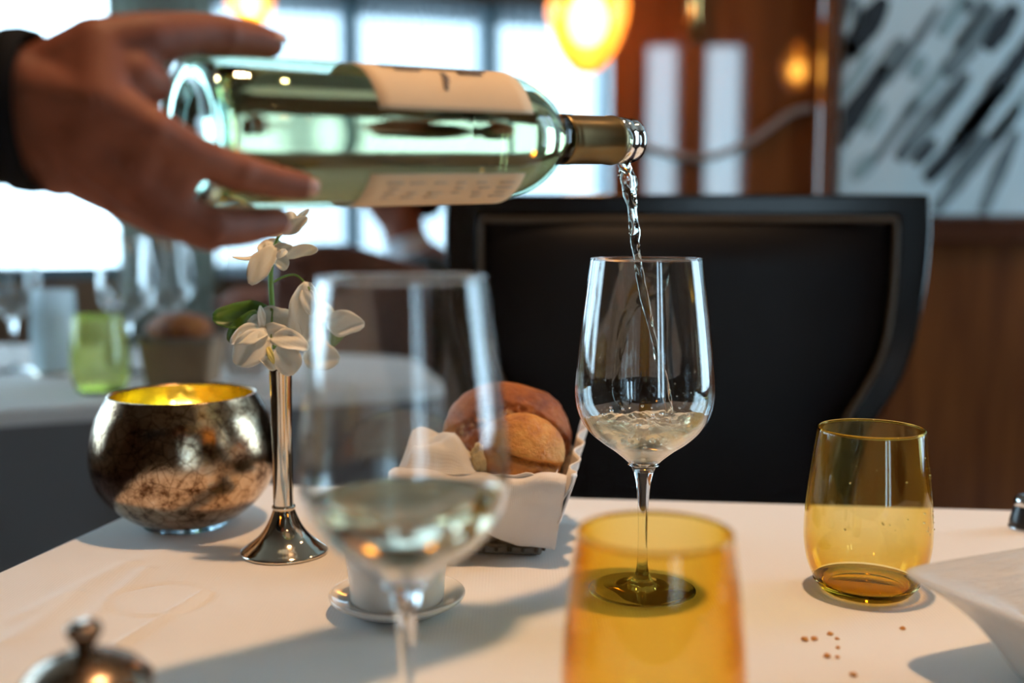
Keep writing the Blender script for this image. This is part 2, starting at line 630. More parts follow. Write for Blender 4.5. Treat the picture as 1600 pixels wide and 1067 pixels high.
M['art_ground'] = pbr('painted_panel', (0.62, 0.72, 0.76), 0.5, stops=[(0.3, (0.50, 0.72, 0.80)), (0.55, (0.68, 0.80, 0.84)), (0.8, (0.82, 0.84, 0.84))], nscale=2.2, stretch=(1, 1, 1), coat=0.15)
M['paint_black'] = pbr('black_paint', (0.012, 0.02, 0.028), 0.5, nscale=14)
M['paint_grey'] = pbr('slate_paint', (0.11, 0.15, 0.17), 0.5, col2=(0.22, 0.28, 0.30), nscale=9)
M['paint_teal'] = pbr('pale_teal_paint', (0.28, 0.42, 0.46), 0.5, col2=(0.36, 0.48, 0.50), nscale=9)

# sheer curtain: part of the daylight passes straight through, part is scattered
m, nt, out = new_mat('sheer_voile')
tr = N(nt, 'ShaderNodeBsdfTransparent'); tr.inputs['Color'].default_value = (0.21, 0.22, 0.23, 1)
tl = N(nt, 'ShaderNodeBsdfTranslucent'); tl.inputs['Color'].default_value = (0.14, 0.15, 0.16, 1)
ad = N(nt, 'ShaderNodeAddShader')
nt.links.new(tr.outputs[0], ad.inputs[0]); nt.links.new(tl.outputs[0], ad.inputs[1])
nt.links.new(ad.outputs[0], out.inputs[0])
M['sheer'] = m

# mercury glass: silvered, crackled and patchy
m, nt, out = new_mat('mercury_glass')
b = N(nt, 'ShaderNodeBsdfPrincipled'); nt.links.new(b.outputs[0], out.inputs[0])
b.inputs['Metallic'].default_value = 1.0
vec = coords(nt)
vo = N(nt, 'ShaderNodeTexVoronoi', feature='DISTANCE_TO_EDGE'); vo.inputs['Scale'].default_value = 85
nt.links.new(vec, vo.inputs['Vector'])
nf = noise_tex(nt, vec, 62, 8, 0.72)
patch = ramp(nt, nf, [(0.38, (0.13, 0.065, 0.030)), (0.50, (0.60, 0.41, 0.26)), (0.7, (0.80, 0.63, 0.47))])
crk = ramp(nt, vo.outputs['Distance'], [(0.0, (0.55, 0.5, 0.45)), (0.06, (1, 1, 1))])
mx = N(nt, 'ShaderNodeMix', data_type='RGBA', blend_type='MULTIPLY'); mx.inputs[0].default_value = 1.0
nt.links.new(patch, mx.inputs[6]); nt.links.new(crk, mx.inputs[7])
nt.links.new(mx.outputs[2], b.inputs['Base Color'])
mr = N(nt, 'ShaderNodeMapRange'); mr.inputs['From Min'].default_value = 0.35; mr.inputs['From Max'].default_value = 0.65
mr.inputs['To Min'].default_value = 0.22; mr.inputs['To Max'].default_value = 0.04
nt.links.new(nf, mr.inputs['Value']); nt.links.new(mr.outputs[0], b.inputs['Roughness'])
nt.links.new(bump(nt, nf, 0.22, 0.0015), b.inputs['Normal'])
M['mercury'] = m
M['gold_lining'] = pbr('gold_lining', (1.0, 0.85, 0.25), 0.14, 1.0, nscale=60, bstr=0.4, bscale=90, bdist=0.002)

# ------------------------------------------------------------------ the room
FARW = (Vector((-2.9, 4.82)), Vector((1.6, 6.34)))      # the window wall runs slightly away to the right
CEIL = 2.6


def struct(name, me, mt, parent=None, label=None):
    o = obj(name, me, mt, parent, smooth=False)
    if parent is None:
        o['kind'] = 'structure'
        if label:
            o['label'] = label
    return o


RX, LX, BY = 2.6, -2.9, -2.4
struct('floor', box(LX - 0.2, RX + 0.2, BY - 0.2, 6.6, -0.1, 0.0), M['carpet'], label='dark carpeted floor of the dining room')
struct('ceiling', box(LX - 0.2, RX + 0.2, BY - 0.2, 6.6, CEIL, CEIL + 0.1), M['ceiling'], label='beige ceiling over the dining room')


def wall_with_windows(name, a, b, wins, mt, label, thick=0.12, h=CEIL, out=1):
    """vertical wall from a to b (2D), wins = list of (s0, s1, z0, z1) openings along it; returns frame (dir, normal)"""
    a, b = Vector(a), Vector(b)
    d = (b - a); L = d.length; d.normalize()
    n = Vector((-d.y, d.x)) * out
    cuts = sorted(wins)
    ms = []

    def blk(s0, s1, z0, z1):
        if s1 - s0 < 1e-4 or z1 - z0 < 1e-4:
            return
        c2 = a + d * ((s0 + s1) / 2) + n * thick / 2
        ms.append(obox(Vector((c2.x, c2.y, (z0 + z1) / 2)), Vector((d.x, d.y, 0)), Vector((n.x, n.y, 0)), Vector((0, 0, 1)), (s1 - s0) / 2, thick / 2, (z1 - z0) / 2))
    s = 0
    for s0, s1, z0, z1 in cuts:
        blk(s, s0, 0, h)
        blk(s0, s1, 0, z0)
        blk(s0, s1, z1, h)
        s = s1
    blk(s, L, 0, h)
    struct(name, join_meshes(ms), mt, label=label)
    return a, d, n


WINN = [0]


def window(a, d, n, s0, s1, z0, z1, mull, label, thick=0.12, bar=0.055):
    WINN[0] += 1
    root = bpy.data.objects.new('window_%d' % WINN[0], None)
    COL.objects.link(root)
    root['kind'] = 'structure'
    root['label'] = label
    o3, d3, n3, z3 = Vector((a.x, a.y, 0)), Vector((d.x, d.y, 0)), Vector((n.x, n.y, 0)), Vector((0, 0, 1))

    def bx(name, u0, u1, w0, w1, k, hw, mt):
        return obj(name, obox(o3 + d3 * (u0 + u1) / 2 + n3 * k + z3 * (w0 + w1) / 2, d3, n3, z3, (u1 - u0) / 2, hw, (w1 - w0) / 2), mt, root, smooth=False)
    k = thick * 0.5
    ed = [s0] + [s0 + (s1 - s0) * q for q in mull] + [s1]
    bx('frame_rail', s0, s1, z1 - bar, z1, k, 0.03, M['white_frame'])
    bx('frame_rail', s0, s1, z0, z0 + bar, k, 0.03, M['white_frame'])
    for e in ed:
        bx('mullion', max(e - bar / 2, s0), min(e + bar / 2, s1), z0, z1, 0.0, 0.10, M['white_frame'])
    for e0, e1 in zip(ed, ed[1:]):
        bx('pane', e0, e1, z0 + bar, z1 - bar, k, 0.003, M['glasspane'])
    return root


# the far wall: find where picture columns meet it
def far_s(px):
    r = ray(px, 345)
    a, b = FARW
    d = (b - a).normalized()
    # EYE + t*(r.x,1) = a + s*d
    den = r.x * d.y - 1 * d.x
    s = (a.x * 1 - a.y * r.x) / den * 1.0
    return s


def far_pt(s):
    a, b = FARW
    d = (b - a).normalized()
    return a + d * s


LF = (FARW[1] - FARW[0]).length
sA0, sA1 = far_s(-30), far_s(225)
sB0, sB1 = far_s(292), far_s(948)
ZT, ZS = 2.06, 0.72
a, d, n = wall_with_windows('wall_far', FARW[0], FARW[1], [(sA0, sA1, ZS, 2.3), (sB0, sB1, ZS, ZT)], M['soffit'], 'brown panelled window wall at the far end')
window(a, d, n, sA0, sA1, ZS, 2.3, [], 'blown-out bright window behind the pouring hand at far left')
q1 = (far_s(550) - sB0) / (sB1 - sB0); q2 = (far_s(762) - sB0) / (sB1 - sB0)
window(a, d, n, sB0, sB1, ZS, ZT, [q1, q2], 'wide daylight window with dark mullions behind the wine bottle')
# daylight windows along the left wall
a2, d2, n2 = wall_with_windows('wall_left', (LX, BY), (LX, 4.82), [(3.7, 6.7, 0.75, 2.3)], M['wallpaper'], 'dark left wall with a window', out=1)
window(a2, d2, n2, 3.7, 6.7, 0.75, 2.3, [0.33, 0.67], 'left wall window beside the neighbouring table')
# wall behind the diner, its windows are mirrored in the glossy wood
a3, d3_, n3_ = wall_with_windows('wall_back', (LX, BY), (RX, BY), [(3.74, 4.0, 0.5, 2.17), (4.12, 4.42, 0.5, 2.17)], M['wallpaper'], 'brown wall behind the diner', out=-1)
window(a3, d3_, n3_, 3.74, 4.0, 0.5, 2.17, [], 'narrower tall window behind the diner')
window(a3, d3_, n3_, 4.12, 4.42, 0.5, 2.17, [], 'wider tall window behind the diner')
a4, d4, n4 = wall_with_windows('wall_right', (RX, BY), (RX, 6.5), [(3.5, 4.74, 0.55, 2.45)], M['wallpaper'], 'brown right wall with an added window', out=-1)
window(a4, d4, n4, 3.5, 4.74, 0.55, 2.45, [0.5], 'added right wall window lighting the painted panel')  # unseen window added for its light on the painted panel

# mahogany partition with painted panel
WY = 2.4
wx0 = P(955, 300, WY).x
ax0 = P(1302, 300, WY).x
z_art = P(1450, 336, WY).z
z_rail0 = P(1450, 380, WY).z
struct('wall_mahogany', box(wx0, RX, WY, WY + 0.12, 0, CEIL), M['mahogany'], label='glossy mahogany partition behind the black chair')
struct('trim_1', box(ax0 + 0.005, RX, WY - 0.035, WY, z_rail0, z_art - 0.004, 0.008), M['mahogany_dark'], label='mahogany dado rail under the painted panel')
px0, px1 = P(1276, 100, WY).x, P(1304, 100, WY).x
struct('trim_2', box(px0, px1, WY - 0.03, WY, 0, CEIL, 0.01), M['mahogany'], label='upright polished post left of the painted panel')
art = thing('painted_panel', 'large pale blue panel with black diagonal brush strokes on the right wall', 'artwork', ((ax0 + RX) / 2, WY, z_art))
aw = RX - ax0
obj('panel', box(-aw / 2 + 0.006, aw / 2 - 0.01, -0.02, -0.001, 0, CEIL - z_art - 0.02, 0.002), M['art_ground'], art, smooth=False)
# brush strokes: coordinates of the crop (960..1600, 0..360 at 2.5x)
STR = [
    ('paint_black', 48, [(872, 565), (930, 450), (1010, 335), (1060, 250)]),
    ('paint_grey', 40, [(1040, 290), (1090, 220), (1130, 150)]),
    ('paint_black', 44, [(1215, 705), (1340, 570), (1480, 370), (1600, 205), (1700, 60)]),
    ('paint_grey', 42, [(1105, 625), (1240, 455), (1385, 285)]),
    ('paint_black', 26, [(1170, 640), (1255, 545)]),
    ('paint_grey', 46, [(1290, 300), (1395, 160), (1485, 20)]),
    ('paint_black', 46, [(1450, 195), (1510, 110), (1570, 20)]),
    ('paint_grey', 34, [(1250, 825), (1400, 640), (1590, 410)]),
    ('paint_grey', 32, [(1435, 835), (1500, 680), (1575, 510)]),
    ('paint_black', 52, [(905, 215), (985, 105), (1060, -10)]),
    ('paint_grey', 34, [(880, 130), (915, 205), (950, 170)]),
    ('paint_teal', 34, [(930, 700), (1025, 600)]),
    ('paint_teal', 36, [(1165, 310), (1205, 215)]),
    ('paint_black', 40, [(862, 110), (880, 40), (905, -20)]),
    ('paint_grey', 30, [(1370, 50), (1400, -10)]),
    ('paint_teal', 30, [(1130, 450), (1240, 330), (1290, 250)]),
    ('paint_teal', 34, [(980, 520), (1050, 400)]),
    ('paint_grey', 22, [(940, 105), (950, 40), (935, -15)]),
    ('paint_teal', 36, [(1270, 140), (1330, 50), (1370, -20)]),
    ('paint_teal', 30, [(1330, 560), (1440, 430), (1530, 330)]),
    ('paint_grey', 20, [(1060, 330), (1180, 160), (1270, 20)]),
    ('paint_grey', 18, [(1010, 640), (1120, 480), (1190, 390)]),
    ('paint_black', 16, [(1250, 470), (1330, 370), (1380, 310)]),
    ('paint_teal', 22, [(890, 380), (960, 270), (1000, 200)]),
    ('paint_grey', 24, [(1330, 190), (1420, 60), (1460, -10)]),
    ('paint_teal', 24, [(1480, 560), (1560, 440), (1620, 350)]),
    ('paint_grey', 16, [(1300, 720), (1390, 600), (1450, 520)]),
    ('paint_black', 22, [(875, 300), (890, 240), (915, 190)]),
]
for mt, wd, pts in STR:
    cp = [(960 + x * 0.4, y * 0.4) for x, y in pts]
    wpx = wd * 0.4 * 1.5
    c = crom(cp, 6)
    vv, ff = [], []
    nn = len(c)
    for i, (x, y) in enumerate(c):
        p0 = c[max(i - 1, 0)]; p1 = c[min(i + 1, nn - 1)]
        tx, ty = p1[0] - p0[0], p1[1] - p0[1]
        l = sqrt(tx * tx + ty * ty) or 1
        t = i / (nn - 1)
        hw = wpx / 2 * (0.25 + 0.95 * sin(pi * min(max(t * 0.9 + 0.08, 0), 1)) ** 0.6) * (1 + 0.25 * noise.noise((i * 0.7, wd, x * 0.01)))
        for s in (-1, 1):
            p = P(x - ty / l * hw * s, y + tx / l * hw * s, WY - 0.0205)
            vv.append((p.x, WY - 0.0205, p.z))
    for i in range(nn - 1):
        ff.append((2 * i, 2 * i + 1, 2 * i + 3, 2 * i + 2))
    zmin = z_art + 0.004
    vv = [(min(max(x, ax0 + 0.008), RX - 0.02), y, max(z, zmin)) for x, y, z in vv]
    o = obj('brush_stroke', pydata('brush_stroke', vv, ff), M[mt], art, world=True, smooth=False)
    solid(o, 0.0015)
# pale swag line on the mahogany
pts = [P(x, y, WY - 0.012) for x, y in crom([(985, 218), (1030, 236), (1085, 247), (1130, 240), (1180, 215), (1232, 178), (1268, 168)], 6)]
tag(obj('swag_strip', tube(pts, 0.0075, 8), pbr('pale_grey_strip', (0.30, 0.24, 0.21), 0.4), None), 'thin pale swag moulding curving across the mahogany partition', 'strip')
tag(obj('brass_bar', tube([P(1085, -60, WY - 0.02), P(1085, 66, WY - 0.02)], 0.012, 12), M['brass'], None), 'short upright brass bar high on the mahogany partition', 'bar')


# drapes and sheers on the far wall
def drape(px_a, px_b, z0, z1, off, amp, waves, mt, name, label, taper=0.0, th=0.004):
    s0, s1 = far_s(px_a), far_s(px_b)
    a, b = FARW
    dd = (b - a).normalized(); nn = Vector((dd.y, -dd.x))
    base = a + dd * ((s0 + s1) / 2) + nn * off
    root_loc = Vector((base.x, base.y, z0))

    def fn(u, v):
        k = 1 - taper * (1 - v) ** 1.5
        s = (u - 0.5) * (s1 - s0) * k
        wv = amp * sin(u * waves * 2 * pi + 0.6 * sin(v * 2 + u * 9)) * (0.6 + 0.4 * (1 - v))
        p = dd * s + nn * wv
        return (p.x, p.y, v * (z1 - z0))
    me = sheet(int(waves * 10), 10, fn)
    o = obj(name, me, mt, None)
    o.location = root_loc
    solid(o, th)
    return tag(o, label, 'curtain')


drape(178, 342, 0.05, 2.35, 0.15, 0.035, 7, M['curtain'], 'drape', 'grey-green drape hanging between the two far windows', 0.15)
o = drape(340, 945, 0.72, 2.10, 0.06, 0.012, 34, M['sheer'], 'sheer_curtain', 'white sheer curtain across the wide daylight window', 0, 0.0)
for md in list(o.modifiers):
    o.modifiers.remove(md)


# ------------------------------------------------------------------ lamps
def downlight(x, y, watts, label, size=0.05, angle=110):
    t = thing('ceiling_downlight', label, 'light', (x, y, CEIL), 0, 'ceiling downlights')
    obj('trim_ring', lathe([(0.050, 0.0), (0.062, -0.002), (0.064, -0.008), (0.052, -0.010), (0.046, -0.006), (0.046, 0.0)], 32), M['chrome'], t)
    obj('lens', lathe([(0, -0.003), (0.046, -0.003), (0.046, -0.001), (0, -0.001)], 32), emitter('lamp_lens', WARM, 25), t)
    ld = bpy.data.lights.new('downlight', 'SPOT')
    ld.energy = watts
    ld.color = WARM
    ld.spot_size = math.radians(angle)
    ld.spot_blend = 0.85
    ld.shadow_soft_size = size
    lo = bpy.data.objects.new('downlight', ld)
    COL.objects.link(lo)
    lo.parent = t
    lo.location = (0, 0, -0.02)
    return t


downlight(0.17, 0.70, TABLE_DOWNLIGHT_W, 'ceiling downlight directly over the pouring wine glass', 0.045, 56)
downlight(1.15, 1.45, ROOM_FILL_W * 0.85, 'added fill downlight in front of the mahogany partition')  # unseen lamp added to warm the mahogany
downlight(0.9, -0.9, ROOM_FILL_W * 0.4, 'added fill downlight behind the diner')  # unseen lamp added as warm fill for the room

M['amber_lamp'] = thin_glass('amber_lamp_glass', (1.0, 0.60, 0.16), 1.5, haze=0.35, hazecol=(1.0, 0.52, 0.10))
M['bulb'] = emitter('warm_bulb', (1.0, 0.74, 0.42), PENDANT_STRENGTH)


def pendant(loc, r, label):
    """teardrop of amber glass, its point downward; loc = lowest point"""
    t = thing('pendant_lamp', label, 'lamp', loc, 0, 'amber glass pendant lamps')
    h = r * 3.0
    prof = crom([(0.0, 0.0), (r * 0.34, h * 0.04), (r * 0.72, h * 0.20), (r, h * 0.46), (r * 0.95, h * 0.62), (r * 0.6, h * 0.84), (r * 0.28, h * 0.97), (r * 0.22, h)], 6)
    obj('shade', lathe(prof, 40), M['amber_lamp'], t)
    obj('bulb', lathe([(r * 0.50 * sin(a_), h * 0.42 - r * 0.62 * cos(a_)) for a_ in [pi * i / 14 for i in range(15)]], 24), M['bulb'], t)
    obj('socket', lathe([(0, h * 0.60), (r * 0.2, h * 0.60), (r * 0.24, h), (r * 0.3, h), (r * 0.3, h * 1.06), (r * 0.1, h * 1.12), (0, h * 1.12)], 24), M['brass'], t)
    obj('cord', tube([(0, 0, h * 1.1), (0, 0, CEIL - loc[2])], 0.004, 8), M['black'], t)
    return t


p = P(918, 116, 2.2); pendant(tuple(p), 0.082, 'amber teardrop pendant lamp hanging before the mahogany partition')
p = P(392, 54, 3.6); pendant(tuple(p), 0.075, 'smaller amber pendant lamp hanging above the pouring thumb')
pendant((1.36, -0.5, 1.60), 0.075, 'amber pendant lamp behind the diner mirrored in the mahogany')
pendant((-0.75, -0.75, 1.55), 0.08, 'added amber pendant lamp behind the diner on the left')  # unseen pendant added for warm reflections

# ------------------------------------------------------------------ the table and its cloth
A_, B_ = T(-330, 1080), T(318, 752)
A_ = B_ + (T(0, 893) - T(200, 803)).normalized() * 0.86
C_, D_ = T(908, 779), T(1560, 797)
E_ = D_ + (D_ - C_).normalized() * 0.34
Fp = E_ + Vector((-0.16, -0.80, 0))
FAR = [B_, C_, D_, E_]
flen = [0]
for p, q in zip(FAR, FAR[1:]):
    flen.append(flen[-1] + (q - p).length)


def far_edge(u):
    s = u * flen[-1]
    for i in range(3):
        if s <= flen[i + 1] + 1e-9:
            return FAR[i].lerp(FAR[i + 1], (s - flen[i]) / (flen[i + 1] - flen[i]))
    return FAR[-1].copy()


RING = T(252, 936)
CR = [(T(322, 925), T(180, 1012), 0.0022, 0.0035), (T(228, 890), T(120, 985), 0.0013, 0.006), (T(40, 960), T(200, 880), 0.0012, 0.008), (T(20, 1000), T(120, 930), 0.0013, 0.008)]


def cloth_h(x, y):
    p = Vector((x, y, TZ))
    h = 0.00035 * noise.noise((x * 14, y * 14, 3.1)) + 0.0002 * noise.noise((x * 40, y * 40, 1.7))
    dr = (p - RING).length - 0.031
    h -= 0.0016 * exp(-(dr / 0.0024) ** 2)
    for q0, q1, am, wd in CR:
        dq = q1 - q0
        t = max(0, min(1, (p - q0).dot(dq) / dq.length_squared))
        e = (p - (q0 + dq * t)).length
        h += 1.3 * am * exp(-(e / wd) ** 2)
    return h


NU, NV = 380, 320
ct = thing('tablecloth', 'white linen cloth covering the dining table in front', 'tablecloth', (0.1, 0.5, TZ))
v, f = [], []
for j in range(NV + 1):
    for i in range(NU + 1):
        u, t = i / NU, j / NV
        p = A_.lerp(Fp, u).lerp(far_edge(u), t)
        edge = min(u, 1 - u, t, 1 - t)
        v.append((p.x, p.y, TZ + (cloth_h(p.x, p.y) if edge > 0.01 else 0)))
for j in range(NV):
    for i in range(NU):
        k = j * (NU + 1) + i
        f.append((k, k + 1, k + NU + 2, k + NU + 1))
# hanging sides
loop = [i for i in range(NU)] + [j * (NU + 1) + NU for j in range(NV)] + [NV * (NU + 1) + i for i in range(NU, 0, -1)] + [j * (NU + 1) for j in range(NV, 0, -1)]
nl = len(loop)
cen = Vector((sum(v[i][0] for i in loop) / nl, sum(v[i][1] for i in loop) / nl, 0))
prev = loop
for off, dz in ((0.003, -0.001), (0.006, -0.004), (0.0075, -0.010), (0.009, -0.05), (0.012, -0.10), (0.016, -0.15), (0.02, -0.20)):
    cur = []
    for m_, i in enumerate(loop):
        p = Vector(v[i])
        a_ = Vector(v[loop[(m_ - 3) % nl]]); b_ = Vector(v[loop[(m_ + 3) % nl]])
        tt = (b_ - a_); nrm = Vector((tt.y, -tt.x, 0)).normalized()
        amp = 0.012 * (-dz / 0.2) ** 1.2
        cur.append(len(v))
        q = p + nrm * (off + amp * (0.6 + sin(m_ * 2 * pi / 70.0)))
        v.append((q.x, q.y, TZ + dz))
    for m_ in range(nl):
        m2 = (m_ + 1) % nl
        f.append((prev[m_], cur[m_], cur[m2], prev[m2]))
    prev = cur
obj('cloth', pydata('cloth', v, f), M['cloth'], ct, world=True)
tb = thing('dining_table', 'dining table under the white linen cloth in front', 'table', (0.08, 0.52, 0))
ins = [cen.xy + (Vector(q.xy) - cen.xy) * 0.985 for q in (A_, Fp, E_, D_, C_, B_)]
obj('tabletop', prism([(q.x - 0.08, q.y - 0.52) for q in ins], TZ - 0.035, TZ - 0.003, 0.003), M['brownwood'], tb, smooth=False)
for q in (A_, Fp, E_, B_):
    c = cen.xy + (Vector(q.xy) - cen.xy) * 0.86
    obj('leg', tube([(c.x - 0.08, c.y - 0.52, 0), (c.x - 0.08, c.y - 0.52, TZ - 0.035)], [0.018, 0.028], 16), M['brownwood'], tb)


# ------------------------------------------------------------------ black leather chair opposite
CD = 1.36
cx = P(1072, 320, CD).x
zt = P(1072, 303, CD).z


def on_chair(px, py, D=CD):
    q = P(px, py, D)
    return (q.x - cx, q.z)


ch = thing('leather_chair', 'black leather dining chair with tan piping opposite the diner', 'chair', (cx, CD, 0))
outer = [(1446, 304), (1447, 360), (1440, 440), (1424, 530), (1398, 600), (1362, 655), (1336, 720), (1325, 800), (1322, 900)]
inner = [(1394, 338), (1392, 400), (1388, 460), (1374, 540), (1346, 598), (1314, 650), (1296, 720), (1288, 800), (1286, 900)]


def outline(pts):
    r = [on_chair(*q) for q in crom(pts, 4)]
    return r + [(-x, z) for x, z in reversed(r)]


def frame_strip(o_pts, i_pts, y0, y1):
    """back frame between outer and inner outline, extruded in y"""
    O, I = outline(o_pts), outline(i_pts)
    vv, ff = [], []
    n_ = len(O)
    for (x, z) in O: vv.append((x, y0, z))
    for (x, z) in I: vv.append((x, y0, z))
    for (x, z) in O: vv.append((x, y1, z))
    for (x, z) in I: vv.append((x, y1, z))
    half = n_ // 2
    segs = [(i, i + 1) for i in range(half - 1)] + [(i, i + 1) for i in range(half, n_ - 1)] + [(n_ - 1, 0)]
    for i, j in segs:
        ff += [(i, j, n_ + j, n_ + i), (2 * n_ + j, 2 * n_ + i, 3 * n_ + i, 3 * n_ + j),
               (j, i, 2 * n_ + i, 2 * n_ + j), (n_ + i, n_ + j, 3 * n_ + j, 3 * n_ + i)]
    return pydata('frame', vv, ff)


o = obj('back_frame', frame_strip(outer, inner, -0.02, 0.04), M['chairwood'], ch, smooth=False)
bv = o.modifiers.new('bevel', 'BEVEL'); bv.width = 0.006; bv.segments = 3; bv.limit_method = 'ANGLE'
# padded panel, slightly domed
I = outline(inner)
half = len(I) // 2
R_ = I[:half]
vv, ff = [], []
KX = 28
for i, (x, z) in enumerate(R_):
    for k in range(KX + 1):
        t = -1 + 2 * k / KX
        e = i / (half - 1)
        dome = 0.03 * (1 - abs(t) ** 4) * (1 - (1 - min(e * 6, 1)) ** 2)
        vv.append((x * t * 0.995, -0.004 - dome, z - 0.001))
for i in range(half - 1):
    for k in range(KX):
        q = i * (KX + 1) + k
        ff.append((q, q + KX + 1, q + KX + 2, q + 1))
solid(obj('back_panel', pydata('panel', vv, ff), M['leather'], ch), 0.012)
pp = [(x, -0.022, z) for x, z in [(q[0] * 0.998, q[1]) for q in I]]
pp = [(x * 0.994, y, z - 0.004) for x, y, z in pp]
pipe = pp[half:] + pp[:half]
obj('piping', tube(pipe, 0.0036, 8), M['piping'], ch)
obj('back_shell', prism([(-0.21, 0.02), (0.21, 0.02), (0.21, 0.045), (-0.21, 0.045)], 0.44, zt - 0.03, 0.004), M['leather'], ch, smooth=False)
obj('seat', box(-0.25, 0.25, -0.42, 0.03, 0.38, 0.48, 0.03), M['leather'], ch)
obj('seat_rail', box(-0.24, 0.24, -0.41, 0.03, 0.32, 0.38, 0.006), M['chairwood'], ch, smooth=False)
for sx in (-1, 1):
    for y in (-0.38, 0.01):
        obj('leg', tube([(sx * 0.21, y, 0), (sx * 0.215, y, 0.33)], [0.014, 0.022], 12), M['chairwood'], ch)

# ------------------------------------------------------------------ wine glasses
SG = T(1003, 923)                # base of the glass being filled
NG = T(640, 1240)                # nearer glass, base below the frame: placed from its rim
rim_near = P(628, 434, 0.46)
NG = Vector((rim_near.x + 0.0, 0.462, TZ))
H_G = 0.2185
OUT = [(0.0305, 0.0), (0.0345, 0.0008), (0.0350, 0.0016), (0.030, 0.0026), (0.018, 0.0042), (0.009, 0.0065), (0.0052, 0.011), (0.0036, 0.018), (0.0031, 0.030), (0.0032, 0.048),
       (0.0038, 0.062), (0.0048, 0.073), (0.0066, 0.0805)]
BOWL_O = [(0.0066, 0.0805), (0.0100, 0.0865), (0.0190, 0.0940), (0.0290, 0.1010), (0.0372, 0.1090), (0.0428, 0.1190), (0.0450, 0.1310), (0.0446, 0.1440), (0.0428, 0.1630),
          (0.0400, 0.1870), (0.0372, 0.2080), (0.0357, H_G)]
bo = crom(BOWL_O, 6)
bi = []
for i, (r, z) in enumerate(bo):
    p0, p1 = bo[max(i - 1, 0)], bo[min(i + 1, len(bo) - 1)]
    tx, tz = p1[0] - p0[0], p1[1] - p0[1]
    l = sqrt(tx * tx + tz * tz)
    th = 0.0011
    bi.append((r - tz / l * th, z + tx / l * th))
bi = [(r, z) for r, z in bi if z > 0.0865 and r > 0.004]
ZB = 0.0870


def inner_r(z):
    pts = [(0.0, ZB)] + bi
    for (r0, z0), (r1, z1) in zip(pts, pts[1:]):
        if z0 <= z <= z1:
            return r0 + (r1 - r0) * (z - z0) / max(z1 - z0, 1e-9)
    return pts[-1][0]


def wine_glass(name, label, loc, group='wine glasses on the front table'):
    t = thing(name, label, 'wine glass', loc, 0, group)
    rimtop = [(bo[-1][0] - 0.0003, H_G + 0.0005), (bi[-1][0] + 0.0003, H_G + 0.0005)]
    obj('bowl', lathe(bo[5:] + rimtop + list(reversed(bi)) + [(0, ZB)], 96), M['wineglass'], t)
    rc = (bo[-1][0] + bi[-1][0]) / 2
    obj('rim', lathe([(rc + 0.00075 * cos(k * pi / 4), H_G + 0.0004 + 0.00075 * sin(k * pi / 4)) for k in range(9)], 96), M['crystal'], t)
    st = crom([(q[0], q[1]) for q in OUT[4:]], 5)
    k0 = bo[5]
    obj('stem', lathe([(0, OUT[4][1])] + st + bo[1:6] + [(bi[1][0], k0[1] - 0.0002), (0, ZB - 0.0006)], 48), M['crystal'], t)
    obj('foot', lathe([(0, 0.0004)] + crom(OUT[:5], 4) + [(0, 0.0044)], 72), M['crystal'], t)
    return t


def wine_mesh(level, amp, seed, seg=80):
    """wine lying in the bowl with a restless surface"""
    v, f, rings = [], [], []
    zs = [ZB + 0.0003] + [ZB + (level - ZB) * (k / 14) ** 1.0 for k in range(1, 15)]
    gap = 0.0005

    def lift(x, y):
        if amp == 0: return 0
        return amp * (noise.noise((x * 60, y * 60, seed)) + 0.6 * noise.noise((x * 150, y * 150, seed + 4)) + 0.3 * noise.noise((x * 380, y * 380, seed + 9)))
    v.append((0, 0, zs[0])); rings.append([0])
    for i, z in enumerate(zs[1:]):
        ring = []
        kf = (z - ZB) / (level - ZB)
        for k in range(seg):
            a = 2 * pi * k / seg
            r = inner_r(z)
            zz = z + lift(r * cos(a), r * sin(a)) * kf ** 2
            r = max(inner_r(zz) - gap, 0.0004)
            ring.append(len(v)); v.append((r * cos(a), r * sin(a), zz))
        rings.append(ring)
    top_r = inner_r(level) - gap
    n_t = 26
    for i in range(1, n_t):
        ring = []
        fr = 1 - i / n_t
        for k in range(seg):
            a = 2 * pi * k / seg
            R = top_r * fr
            x, y = R * cos(a), R * sin(a)
            ring.append(len(v)); v.append((x, y, level + lift(x, y)))
        rings.append(ring)
    v.append((0, 0, level + lift(0, 0))); rings.append([len(v) - 1])
    for A, B in zip(rings, rings[1:]):
        for k in range(seg):
            k2 = (k + 1) % seg
            if len(A) == 1: f.append((A[0], B[k2], B[k]))
            elif len(B) == 1: f.append((A[k], A[k2], B[0]))
            else: f.append((A[k], A[k2], B[k2], B[k]))
    return pydata('wine', v, f)


wg = wine_glass('wine_glass', 'clear stemmed wine glass being filled with white wine', SG)
wl_ = tag(obj('white_wine', wine_mesh(0.1135, 0.0042, 2.3), M['wine_churned'], None), 'churning white wine in the glass under the bottle', 'wine')
wl_.location = SG
# bubbles churned up under and on the surface
b = bmesh.new()
for k in range(170):
    a = random.uniform(0, 2 * pi)
    z = 0.1135 + random.gauss(-0.004, 0.006)
    z = min(max(z, 0.097), 0.122)
    R = (inner_r(z) - 0.0025) * sqrt(random.random())
    r = random.choice((0.0004, 0.0006, 0.0008, 0.0012)) * random.uniform(0.8, 1.3)
    bmesh.ops.create_icosphere(b, subdivisions=2, radius=r, matrix=Matrix.Translation((R * cos(a), R * sin(a), z)))
o = obj('bubbles', b, solid_glass('air_bubble', (1, 1, 1), 0.76), wl_)
o['kind'] = 'stuff'
